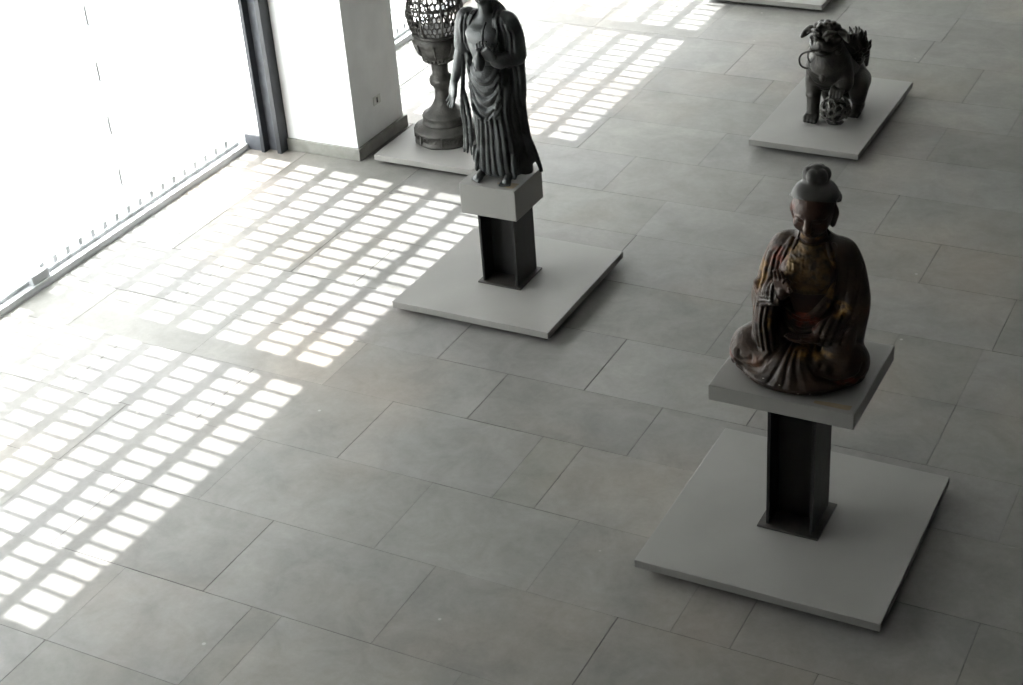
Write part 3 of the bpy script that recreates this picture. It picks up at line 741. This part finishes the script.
# ------------------------------------------------------------------ standing statue
T = thing('standing_statue', (-4.955, 8.665, 0.861), 'dark bronze standing figure in draped robes holding a small vessel', 'statue')
cl = Clay((-0.40, -0.28, -0.01), (0.36, 0.26, 1.26), 0.005)
# legs and skirt
cl.cone((-0.055, 0.00, 0.10), (-0.045, 0.01, 0.52), 0.085, 0.105, 0.04)
cl.cone((0.070, 0.00, 0.10), (0.060, 0.01, 0.52), 0.095, 0.105, 0.04)
cl.cone((0.008, 0.03, 0.06), (0.006, 0.02, 0.55), 0.12, 0.115, 0.05)
cl.ell((0.012, 0.03, 0.07), (0.165, 0.105, 0.10), 0.03)
cl.ell((0.008, 0.01, 0.62), (0.150, 0.108, 0.13), 0.05)
cl.ell((0.0, -0.025, 0.74), (0.128, 0.105, 0.13), 0.05)
cl.ell((-0.005, 0.005, 0.98), (0.150, 0.100, 0.15), 0.05)
cl.ell((-0.005, 0.015, 1.10), (0.175, 0.080, 0.070), 0.04)
# cloak over the back
cl.ell((0.025, 0.065, 0.80), (0.160, 0.070, 0.42), 0.03)
cl.cone((0.06, 0.06, 0.25), (0.05, 0.06, 0.60), 0.12, 0.12, 0.04)
# upper arms in sleeves
cl.chain([(-0.150, 0.02, 1.10), (-0.190, 0.03, 1.00), (-0.205, 0.02, 0.88)], [0.066, 0.056, 0.048], 0.03)
cl.chain([(0.135, 0.02, 1.10), (0.170, 0.03, 1.00), (0.193, 0.02, 0.88)], [0.062, 0.058, 0.050], 0.03)
cl.chain([(0.20, 0.02, 0.87), (0.14, -0.06, 0.86), (0.10, -0.10, 0.87)], [0.052, 0.042, 0.036], 0.02)
# cloak edge hanging outside both arms
cl.chain([(0.180, 0.04, 0.95), (0.178, 0.05, 0.78), (0.172, 0.05, 0.60), (0.155, 0.06, 0.48)], [0.045, 0.042, 0.045, 0.03], 0.02)
cl.chain([(0.165, 0.06, 0.55), (0.180, 0.07, 0.38), (0.200, 0.08, 0.22), (0.215, 0.09, 0.10)], [0.040, 0.030, 0.026, 0.020], 0.012)
cl.chain([(0.170, 0.07, 0.34), (0.225, 0.09, 0.20), (0.262, 0.10, 0.07), (0.275, 0.10, 0.015)], [0.022, 0.018, 0.014, 0.008], 0.008)
cl.chain([(0.11, 0.06, 0.22), (0.16, 0.06, 0.10), (0.185, 0.06, 0.03)], [0.06, 0.05, 0.035], 0.02)
cl.chain([(-0.150, 0.02, 0.98), (-0.160, 0.00, 0.86), (-0.145, -0.02, 0.76), (-0.125, -0.03, 0.62)], [0.030, 0.020, 0.018, 0.016], 0.012)
# long sleeve ends swinging beside the leg (left in view)
cl.chain([(-0.200, -0.01, 0.84), (-0.205, -0.02, 0.68), (-0.228, -0.02, 0.48), (-0.222, -0.01, 0.30), (-0.245, -0.02, 0.15)], [0.024, 0.014, 0.016, 0.020, 0.009], 0.008)
cl.chain([(-0.150, -0.01, 0.60), (-0.120, -0.03, 0.46), (-0.112, -0.03, 0.30)], [0.014, 0.020, 0.018], 0.01)
cl.chain([(-0.214, -0.02, 0.62), (-0.186, -0.02, 0.46), (-0.184, -0.02, 0.26), (-0.190, -0.02, 0.13)], [0.011, 0.017, 0.015, 0.006], 0.006)
cl.chain([(-0.225, -0.01, 0.30), (-0.215, -0.02, 0.22), (-0.222, -0.02, 0.14)], [0.018, 0.014, 0.006], 0.006)
# pointed hems
for x, z0, z1 in ((-0.135, 0.20, 0.05), (-0.105, 0.16, 0.055), (0.03, 0.20, 0.10), (0.075, 0.16, 0.08), (0.155, 0.16, 0.02)):
    cl.chain([(x, -0.05, z0), (x+0.004, -0.065, (z0+z1)/2), (x+0.002, -0.07, z1)], [0.026, 0.020, 0.007], 0.010)
# open chest: sink the cloth between the lapels
def vmask(X, Y, Z):
    a_ = np.interp(Z, [0.80, 0.86, 0.95, 1.05, 1.14, 1.2], [-0.04, -0.095, -0.118, -0.110, -0.075, -0.05]); b2 = np.interp(Z, [0.80, 0.86, 0.95, 1.05, 1.14, 1.2], [-0.02, 0.015, 0.055, 0.075, 0.070, 0.05])
    return np.clip((X-a_)/0.010, 0, 1)*np.clip((b2-X)/0.010, 0, 1)*(Y < 0.02)*np.clip((Z-0.80)/0.02, 0, 1)
e1 = cl.drape([(-0.045, 1.19), (-0.085, 1.12), (-0.118, 1.03), (-0.125, 0.94), (-0.105, 0.86), (-0.05, 0.79)])
e2 = cl.drape([(0.045, 1.19), (0.078, 1.12), (0.080, 1.03), (0.055, 0.94), (0.012, 0.86), (-0.05, 0.79)])
cl.press(vmask, 0.024, (-0.15, -0.20, 0.78), (0.10, 0.04, 1.25))
for e in (e1, e2):
    cl.chain(e, 0.009, 0.006, n=1)
cl.chain([(p[0]-0.022, p[1]+0.010, p[2]) for p in e1[:-4]], 0.009, 0.008, n=1)
cl.chain([(p[0]+0.024, p[1]+0.006, p[2]) for p in e2[:-6]], 0.010, 0.008, n=1)
# the swag of nested curved folds under the belly
for i in range(9):
    z = 0.80-0.034*i; w1 = 0.125-0.004*i
    cl.fold([(-0.145+0.004*i, z+0.045), (-0.09, z-0.025-0.003*i), (0.0, z-0.075-0.004*i), (0.065, z-0.050), (0.105, z+0.02)], 0.0085, 0.015 if i % 2 == 0 else -0.014)
ap = cl.drape([(-0.150, 0.66), (-0.105, 0.50), (-0.035, 0.445), (0.025, 0.455), (0.075, 0.54), (0.105, 0.70)])
cl.chain(ap, 0.0115, 0.006, n=1)
# vertical pleats of skirt
for i in range(14):
    x = -0.135+0.0225*i+random.uniform(-0.004, 0.004)
    cl.fold([(x*0.78+0.01, 0.46-0.15*abs(x)), (x*0.88+0.008, 0.32), (x, 0.18), (x*1.12, 0.05)], 0.0062, 0.012 if i % 2 else -0.017)
# folds of cloak: chest side, sleeve, flank
for i in range(7):
    x = 0.085+0.018*i
    cl.fold([(x-0.01, 1.15-0.014*i), (x+0.006, 1.03), (x+0.004, 0.92)], 0.0065, 0.012 if i % 2 else -0.012)
for i in range(5):
    x = 0.105+0.022*i
    cl.fold([(x, 0.82), (x+0.010, 0.66), (x+0.006, 0.50), (x+0.014, 0.32)], 0.0075, 0.010 if i % 2 else -0.012)
for i in range(4):
    x = -0.125-0.016*i
    cl.fold([(x+0.02, 1.15-0.012*i), (x-0.004, 1.05), (x-0.008, 0.95)], 0.006, 0.012 if i % 2 else -0.012)
for i in range(4):
    cl.fold([(0.185+0.012*i, 0.32-0.03*i), (0.205+0.014*i, 0.20-0.02*i), (0.225+0.014*i, 0.08)], 0.005, 0.007)
cl.fold([(-0.228, 0.50), (-0.224, 0.38), (-0.224, 0.28), (-0.238, 0.18)], 0.005, -0.010)
cl.fold([(-0.186, 0.42), (-0.186, 0.32), (-0.186, 0.20)], 0.005, -0.008)
for i in range(11):
    x = -0.16+0.034*i
    cl.fold([(x*0.8, 1.12), (x, 0.85), (x*0.9+0.01, 0.55), (x*0.9+0.01, 0.22), (x, 0.06)], 0.009, 0.010 if i % 2 else -0.012, 1, -1)
cl.flat(0.022)
cl.mesh('robe', 'bronze', T, 0)
b_ = Clay((-0.37, -0.26, -0.005), (0.25, 0.16, 1.52), 0.0045)
b_.ell((0.0, -0.018, 0.76), (0.118, 0.100, 0.12), 0.05)
b_.ell((-0.012, -0.012, 0.95), (0.125, 0.088, 0.15), 0.05)
b_.ell((-0.005, 0.005, 1.09), (0.140, 0.068, 0.062), 0.04)
for q in (-1, 1): b_.ell((-0.010+0.056*q, -0.062, 1.02), (0.062, 0.026, 0.048), 0.045)
b_.ridge([(-0.09, -0.09, 0.965), (-0.05, -0.105, 0.955), (-0.01, -0.10, 0.965)], 0.010, -0.003)
b_.cone((-0.003, 0.005, 1.12), (-0.003, -0.012, 1.24), 0.052, 0.046, 0.025)
head(b_, (-0.003, -0.025, 1.335), 0.098, 0.16, 0.98)
# hanging arm and open hand (left in view)
b_.chain([(-0.198, 0.02, 0.93), (-0.222, 0.00, 0.84), (-0.245, -0.03, 0.72), (-0.262, -0.045, 0.655)], [0.042, 0.038, 0.030, 0.022], 0.01)
hand(b_, (-0.263, -0.046, 0.655), (-0.12, -0.12, -1), (0.75, -0.75, -0.1), (0.75, -1, 0.1), 0.170, (0.10, 0.14, 0.20, 0.26), 0.4)
# raised forearm and hand gripping the vessel
b_.chain([(0.17, -0.02, 0.87), (0.115, -0.09, 0.875), (0.085, -0.125, 0.895)], [0.036, 0.030, 0.024], 0.01)
hand(b_, (0.082, -0.130, 0.900), (-0.50, -0.35, 0.75), (-0.5, -0.3, 0.6), (-0.75, 0.3, -0.2), 0.145, (0.5, 0.6, 0.65, 0.7), 0.9)
# feet
for x, y, rz in ((-0.092, -0.070, -0.16), (0.112, -0.072, 0.12)):
    s_, c0 = math.sin(rz), math.cos(rz)
    Q = lambda u, v, z: (x+u*c0+v*s_, y-v*c0+u*s_, z)
    b_.chain([Q(0, -0.045, 0.10), Q(0, -0.035, 0.045), Q(0, 0.015, 0.028), Q(0, 0.05, 0.018)], [0.026, 0.026, 0.022, 0.018], 0.012)
    b_.ell(Q(0, 0.045, 0.014), (0.036, 0.026, 0.016), 0.012)
    for i, u in enumerate((-0.030, -0.015, 0.0, 0.014, 0.029)):
        L_ = 0.084-0.005*abs(i-(3.5 if x < 0 else 0.5)); r_ = 0.0115 if (i == (4 if x < 0 else 0)) else 0.0088
        b_.cone(Q(u*0.92, 0.052, 0.014), Q(u*1.05, L_, 0.009), r_, r_, 0.003)
for x in (-0.090, 0.110): b_.cone((x, -0.04, 0.09), (x*0.4, 0.0, 0.72), 0.028, 0.05, 0.02)
b_.flat(0.0)
b_.mesh('body', 'bronze_skin', T, 0)
hc = Clay((-0.13, -0.16, 1.26), (0.13, 0.12, 1.54), 0.005)
hc.ell((-0.003, -0.008, 1.375), (0.096, 0.105, 0.090), 0.01); hc.ell((-0.003, 0.0, 1.465), (0.045, 0.045, 0.040), 0.02)
hc.f = np.maximum(hc.f, (1.372-hc.ax[2][None, None, :])-0.9*(hc.ax[1][None, :, None]+0.01)+0*hc.f)
hc.mesh('hair', 'bronze', T)
bm = bmesh.new()
lathe(bm, [(0.004, -0.085), (0.020, -0.082), (0.034, -0.055), (0.038, -0.025), (0.030, 0.005), (0.016, 0.025), (0.013, 0.045), (0.020, 0.056), (0.018, 0.062), (0.004, 0.070)], 28)
o = link('held_vessel', bm, 'bronze', T, True); o.location = (0.018, -0.170, 0.905)
bm = bmesh.new(); tube(bm, [(0.03, -0.16, 0.96), (0.045, -0.150, 1.02), (0.040, -0.135, 1.08), (0.060, -0.115, 1.13)], [0.010, 0.008, 0.009, 0.006]); 
link('held_stem', bm, 'bronze', T, True)

# ------------------------------------------------------------------ lion statue
T = thing('lion_statue', (-3.70, 12.12, 0.0855), 'dark bronze guardian lion resting one paw on an openwork ball', 'statue')
cl = Clay((-0.30, -0.42, -0.01), (0.34, 0.46, 0.95), 0.006)
# trunk: deep chest narrowing to the seated hindquarters
cl.cone((-0.015, -0.08, 0.44), (0.05, 0.16, 0.34), 0.165, 0.140, 0.05)
cl.ell((-0.01, -0.12, 0.45), (0.175, 0.140, 0.165), 0.05)
cl.ell((0.0, -0.115, 0.36), (0.140, 0.11, 0.13), 0.04)
cl.ell((0.065, 0.21, 0.24), (0.140, 0.155, 0.19), 0.05)
cl.cone((-0.01, -0.08, 0.50), (-0.02, -0.14, 0.66), 0.145, 0.115, 0.04)
# straight fore leg (left in view) with muscle, ankle band and clawed paw
cl.chain([(-0.110, -0.10, 0.42), (-0.122, -0.14, 0.30), (-0.110, -0.175, 0.18), (-0.104, -0.205, 0.06)], [0.085, 0.060, 0.047, 0.040], 0.025)
cl.chain([(-0.128, -0.13, 0.28), (-0.145, -0.10, 0.25), (-0.140, -0.09, 0.20)], [0.03, 0.02, 0.012], 0.01)
for i in range(4):
    x = -0.147+0.029*i
    cl.chain([(x*0.5-0.052, -0.205, 0.055), (x, -0.255, 0.040), (x+0.002, -0.285, 0.018)], [0.030, 0.022, 0.015], 0.006)
cl.ell((-0.104, -0.215, 0.030), (0.058, 0.060, 0.032), 0.015)
# bent fore leg resting its paw on the ball
cl.chain([(0.095, -0.10, 0.42), (0.145, -0.16, 0.34), (0.125, -0.205, 0.31)], [0.085, 0.056, 0.044], 0.025)
for i in range(4):
    x = 0.070+0.026*i
    cl.chain([(x*0.6+0.045, -0.215, 0.315), (x, -0.262, 0.300), (x-0.002, -0.298, 0.260)], [0.026, 0.020, 0.013], 0.005)
# folded hind legs
for q, dx in ((-1, -0.01), (1, 0.03)):
    cl.chain([(0.05+0.085*q+dx, 0.17, 0.25), (0.07+0.100*q+dx, 0.03, 0.22), (0.065+0.100*q+dx, 0.06, 0.10)], [0.095, 0.068, 0.045], 0.03)
    cl.chain([(0.065+0.10*q+dx, 0.10, 0.06), (0.06+0.105*q+dx, 0.0, 0.035), (0.06+0.105*q+dx, -0.05, 0.025)], [0.046, 0.040, 0.028], 0.02)
    for i in range(4):
        x = 0.06+0.105*q+dx-0.036+0.024*i; cl.cone((x, -0.03, 0.030), (x, -0.075, 0.016), 0.019, 0.013, 0.005)
# head: broad muzzle, brows, open jaw
hx, hy, hz = -0.022, -0.185, 0.705
cl.ell((hx, hy+0.05, hz+0.020), (0.120, 0.115, 0.105), 0.03)
cl.ell((hx, hy-0.045, hz-0.035), (0.082, 0.080, 0.045), 0.02)
cl.ell((hx, hy-0.100, hz-0.005), (0.040, 0.028, 0.026), 0.012)
cl.ell((hx, hy-0.020, hz-0.105), (0.068, 0.070, 0.026), 0.012)
cl.ell((hx, hy-0.085, hz-0.072), (0.058, 0.05, 0.012), 0.004, op='cut')
for q in (-1, 1):
    cl.ell((hx+0.052*q, hy-0.062, hz+0.052), (0.038, 0.036, 0.026), 0.012)
    cl.ell((hx+0.046*q, hy-0.088, hz+0.026), (0.021, 0.021, 0.019), 0.004)
    cl.chain([(hx+0.015*q, hy-0.095, hz+0.055), (hx+0.05*q, hy-0.09, hz+0.088), (hx+0.095*q, hy-0.055, hz+0.080)], [0.012, 0.016, 0.012], 0.008)
    cl.chain([(hx+0.02*q, hy-0.115, hz-0.045), (hx+0.07*q, hy-0.085, hz-0.052), (hx+0.105*q, hy-0.02, hz-0.035)], [0.014, 0.017, 0.018], 0.008)
    for z in (0.0, -0.035, -0.07, -0.105):
        cl.ell((hx+0.105*q, hy+0.005, hz+z), (0.030, 0.034, 0.021), 0.006)
    cl.cone((hx+0.05*q, hy-0.085, hz-0.060), (hx+0.05*q, hy-0.088, hz-0.09), 0.009, 0.003, 0.002)
for a in range(7):
    t_ = math.pi*a/6; cl.ell((hx+0.090*math.cos(t_), hy+0.035, hz+0.072+0.048*math.sin(t_)), (0.032, 0.045, 0.026), 0.005)
for a in range(5):
    t_ = math.pi*a/4; cl.ell((hx+0.050*math.cos(t_), hy-0.015, hz+0.100+0.03*math.sin(t_)), (0.024, 0.030, 0.019), 0.004)
# beard tufts and chest strap
for i in range(5):
    x = hx-0.052+0.026*i; cl.chain([(x, hy-0.02, hz-0.12), (x, hy-0.035, hz-0.150), (x+0.004, hy-0.01, hz-0.175)], [0.016, 0.013, 0.005], 0.004)
cl.fold([(-0.165, 0.50), (-0.09, 0.435), (-0.01, 0.415), (0.07, 0.44), (0.14, 0.50)], 0.012, 0.016)
p = cl.drape([(-0.012, 0.405), (-0.010, 0.405)])[0]; cl.ell((p[0], p[1]-0.005, p[2]-0.01), (0.026, 0.024, 0.030), 0.006)
for i in range(5):
    z = 0.38-0.03*i; cl.fold([(-0.09, z), (-0.01, z-0.015), (0.08, z)], 0.008, 0.005)
cl.fold([(-0.165, 0.215), (-0.135, 0.205), (-0.10, 0.215)], 0.012, 0.010)
cl.flat(0.0)
cl.mesh('body', 'lion_bronze', T)
# floppy ears, each a part
for q in (-1, 1):
    e = Clay((-0.28, -0.32, 0.55), (0.24, 0.0, 0.92), 0.005)
    x0 = hx+0.085*q
    e.chain([(x0, hy+0.03, hz+0.060), (x0+0.045*q, hy+0.015, hz+0.062), (x0+0.085*q, hy-0.005, hz+0.030), (x0+0.108*q, hy-0.02, hz+0.000)], [0.018, 0.028, 0.024, 0.008], 0.01)
    e.ell((x0+0.066*q, hy-0.034, hz+0.046), (0.028, 0.022, 0.018), 0.012, (0, 35*q, 0), 'cut')
    e.mesh('ear', 'lion_bronze', T)
# flaming mane and bushy tail on the back
mn = Clay((-0.10, -0.14, 0.30), (0.36, 0.42, 0.90), 0.0055)
random.seed(5)
mn.ell((0.110, 0.16, 0.485), (0.105, 0.11, 0.15), 0.03)
mn.chain([(0.12, 0.33, 0.26), (0.13, 0.32, 0.42), (0.13, 0.24, 0.52)], [0.05, 0.06, 0.07], 0.03)
mn.chain([(0.03, -0.02, 0.62), (0.07, 0.06, 0.56), (0.11, 0.14, 0.52)], [0.05, 0.06, 0.07], 0.03)
for i in range(46):
    a = random.uniform(0, 2*math.pi); el = random.uniform(-0.3, 1.2)
    d = Vector((math.cos(a)*math.cos(el), math.sin(a)*math.cos(el), math.sin(el)))
    b0 = Vector((0.110, 0.16, 0.485))+Vector((d.x*0.085, d.y*0.09, d.z*0.12))
    tip = b0+d*random.uniform(0.035, 0.065)+Vector((0, 0, 0.035))
    mn.chain([b0, (b0+tip)/2+Vector((0.012, 0, -0.006)), tip], [0.024, 0.018, 0.004], 0.005)
for i in range(14):
    x = random.uniform(-0.01, 0.12); y = random.uniform(-0.06, 0.10)
    mn.chain([(x, y, 0.60-0.3*max(y, 0)), (x+0.012, y+0.012, 0.65-0.3*max(y, 0)), (x+0.03, y+0.0, 0.69-0.3*max(y, 0))], [0.026, 0.018, 0.004], 0.006)
mn.mesh('mane_and_tail', 'lion_bronze', T)
# ball of ribbon openwork
bc = Vector((0.098, -0.238, 0.130)); RB = 0.124
bm = bmesh.new(); bmesh.ops.create_icosphere(bm, subdivisions=4, radius=RB*0.80, matrix=Matrix.Translation(bc))
ball = link('ball', bm, 'lion_bronze', T, True)
bm = bmesh.new(); random.seed(21)
def rosette(n_, r_, rad, k_):
    n_ = Vector(n_).normalized(); u = n_.orthogonal().normalized(); v = n_.cross(u)
    for j in range(k_):
        rr = r_*(1-j*0.34)
        pts = [(bc+(n_*math.sqrt(max(0, 1-(rr)**2))+u*rr*math.cos(a)+v*rr*math.sin(a))*RB*0.94) for a in [2*math.pi*i/20 for i in range(20)]]
        tube(bm, pts, rad, 6, True)
    for i in range(6):
        a = 2*math.pi*i/6
        pts = [bc+(n_*math.sqrt(max(0, 1-q_*q_))+(u*math.cos(a+0.6*(q_-r_))+v*math.sin(a+0.6*(q_-r_)))*q_)*RB*0.95 for q_ in (r_, r_+0.12, r_+0.24, r_+0.34)]
        tube(bm, pts, [rad, rad*1.3, rad, rad*0.5], 6)
for n_ in ((0, -1, 0.15), (0.85, -0.5, 0.1), (-0.85, -0.5, 0.0), (0, -0.3, 1), (0.1, -0.45, -0.9), (0, 1, 0), (0.9, 0.5, 0.3), (-0.9, 0.5, 0.2)):
    rosette(n_, 0.32, 0.0105, 2)
link('ribbon_relief', bm, 'relief_bronze', ball, True)
# cord that loops from the jaw
bm = bmesh.new()
pts = [(hx-0.055, hy-0.035, hz-0.080), (hx-0.10, hy-0.06, hz-0.095), (-0.190, hy-0.05, hz-0.125), (-0.222, hy-0.04, hz-0.175), (-0.215, hy-0.03, hz-0.235), (-0.172, hy-0.02, hz-0.262), (-0.128, hy-0.02, hz-0.240), (-0.112, hy-0.01, hz-0.205)]
tube(bm, smooth_line(pts, 6), 0.0085, 8); link('jaw_cord', bm, 'lion_bronze', T, True)
bm = bmesh.new()
pts = [(-0.150, hy-0.04, hz-0.115), (-0.152, hy-0.04, hz-0.165), (-0.132, hy-0.03, hz-0.205), (-0.105, hy-0.01, hz-0.22)]
tube(bm, smooth_line(pts, 6), 0.0065, 8); link('jaw_cord', bm, 'lion_bronze', T, True)

# ------------------------------------------------------------------ bronze lantern beside the column
T = thing('bronze_lantern', (-6.55, 10.62, 0.0855), 'tall grey bronze lantern with an openwork globe beside the white column', 'lantern')
FC = (8, 0.30)
bm = bmesh.new()
lathe(bm, [(0.256, 0), (0.266, 0.006), (0.266, 0.022), (0.256, 0.028), (0.256, 0.088), (0.268, 0.096), (0.266, 0.110), (0.238, 0.124), (0.215, 0.142), (0.192, 0.150), (0.186, 0.156)], 96, facet=FC)
base = link('base', bm, 'lantern_bronze', T, True)
bm = bmesh.new(); random.seed(9)
for k_ in range(8):                                     # raised corner ribs and scroll relief of the base
    a = 2*math.pi*k_/8+math.pi/8
    box_r = 0.260
    tube(bm, [(box_r*math.cos(a), box_r*math.sin(a), z) for z in (0.02, 0.06, 0.10)], 0.008, 8)
    link('corner_rib', bm, 'lantern_bronze', base, True); bm = bmesh.new()
bm.free()
for k_ in range(8):
    bm = bmesh.new()
    a0 = 2*math.pi*k_/8+math.pi/8+0.06
    for j in range(5):
        a = a0+(math.pi/4-0.12)*(j+0.5)/5; rr = 0.254
        c = Vector((rr*math.cos(a), rr*math.sin(a), 0.058)); tv = Vector((-math.sin(a), math.cos(a), 0))
        pts = [c+tv*(0.016-0.0012*i)*math.cos(i*0.75)+Vector((0, 0, (0.022-0.0016*i)*math.sin(i*0.75+0.6*j))) for i in range(10)]
        tube(bm, pts, 0.0042, 5)
    link('scroll_relief', bm, 'lantern_bronze', base, True)
bm = bmesh.new()
lathe(bm, [(0.190, 0.154), (0.186, 0.168), (0.182, 0.172), (0.178, 0.208), (0.184, 0.214), (0.180, 0.226), (0.150, 0.244), (0.122, 0.262), (0.098, 0.292), (0.078, 0.325), (0.066, 0.355), (0.060, 0.400), (0.060, 0.440),
           (0.068, 0.448), (0.070, 0.460), (0.088, 0.475), (0.096, 0.500), (0.096, 0.520), (0.088, 0.545), (0.070, 0.560), (0.068, 0.572), (0.068, 0.582), (0.069, 0.63), (0.076, 0.668)], 96, facet=(8, 0.15))
link('stem', bm, 'lantern_bronze', T, True)
bm = bmesh.new()
lathe(bm, [(0.072, 0.662), (0.100, 0.668), (0.104, 0.688), (0.126, 0.700), (0.140, 0.722), (0.140, 0.735), (0.168, 0.748), (0.178, 0.775), (0.184, 0.795), (0.178, 0.808), (0.190, 0.822), (0.198, 0.850), (0.196, 0.872), (0.190, 0.884), (0.182, 0.900), (0.15, 0.902), (0.05, 0.896)], 96, facet=FC)
cup = link('cup', bm, 'lantern_bronze', T, True)
bm = bmesh.new()
for k_ in range(24):                                    # petals under the cup
    a = 2*math.pi*k_/24
    bmesh.ops.create_icosphere(bm, subdivisions=2, radius=1, matrix=Matrix.Translation((0.118*math.cos(a), 0.118*math.sin(a), 0.700)) @ Matrix.Rotation(a, 4, 'Z') @ Matrix.Diagonal((0.018, 0.014, 0.022, 1)))
for k_ in range(8):
    a = 2*math.pi*k_/8+math.pi/8
    tube(bm, [(0.150*math.cos(a), 0.150*math.sin(a), 0.735), (0.184*math.cos(a), 0.184*math.sin(a), 0.785), (0.202*math.cos(a), 0.202*math.sin(a), 0.85)], 0.008, 8)
link('petal_relief', bm, 'lantern_bronze', cup, True)
T.scale = (1, 1, 1.02)
# openwork globe: honeycomb lattice between eight ribs
import itertools
bm = bmesh.new()
GZ, GR, GH = 1.090, 0.226, 0.180
def gp(a, z, off=0.0):
    r_ = (GR+off)*math.sqrt(max(0.0, 1-((z-GZ)/0.275)**2)); n_ = 8; hh = math.pi/n_
    aa = ((a) % (2*hh))-hh
    return Vector((r_*(0.7+0.3*math.cos(hh)/math.cos(aa))*math.cos(a), r_*(0.7+0.3*math.cos(hh)/math.cos(aa))*math.sin(a), z))
NA = 32; da = 2*math.pi/NA; hexz = 0.0500; rows = 8
for r_ in range(rows):
    z = GZ-GH+0.02+r_*hexz
    for k_ in range(NA):
        a = (k_+0.5*(r_ % 2))*da
        V6 = [(a, z+hexz*0.66), (a+da*0.5, z+hexz*0.33), (a+da*0.5, z-hexz*0.33), (a, z-hexz*0.66)]
        V6 = [(u, min(max(q_, GZ-GH), GZ+GH)) for u, q_ in V6]
        for p0, p1 in zip(V6, V6[1:]):
            if abs(p0[1]-p1[1]) < 1e-4: continue
            tube(bm, [gp(*p0), gp(*p1)], 0.0066, 5)
globe = link('globe_lattice', bm, 'lantern_bronze', T, True)
for k_ in range(8):
    a = 2*math.pi*k_/8
    bm = bmesh.new(); tube(bm, [gp(a, GZ-GH+i*GH/8, 0.004) for i in range(17)], 0.011, 8); link('rib', bm, 'lantern_bronze', globe, True)
bm = bmesh.new()
lathe(bm, [(0.150, 0.895), (0.196, 0.897), (0.204, 0.908), (0.198, 0.920), (0.150, 0.918)], 64, facet=FC); link('lower_ring', bm, 'lantern_bronze', T, True)
bm = bmesh.new()
tube(bm, [(gp(a, GZ+0.05, 0.003)) for a in [2*math.pi*i/64 for i in range(64)]], 0.010, 8, True); link('waist_ring', bm, 'lantern_bronze', globe, True)
for q in (math.radians(196), math.radians(16)):
    c = gp(q, GZ-0.035, 0.012); bm = bmesh.new()
    bmesh.ops.create_cube(bm, size=1, matrix=Matrix.Translation(c) @ Matrix.Rotation(q, 4, 'Z') @ Matrix.Diagonal((0.035, 0.03, 0.055, 1)))
    link('hinge', bm, 'lantern_bronze', globe, False, 0.004)
bm = bmesh.new()
lathe(bm, [(0.15, 1.255), (0.196, 1.257), (0.205, 1.270), (0.300, 1.285), (0.310, 1.305), (0.300, 1.318), (0.22, 1.350), (0.14, 1.41), (0.08, 1.48), (0.045, 1.50), (0.05, 1.52), (0.07, 1.55), (0.055, 1.60), (0.02, 1.64), (0.005, 1.68)], 96, facet=FC)
link('roof', bm, 'lantern_bronze', T, True)
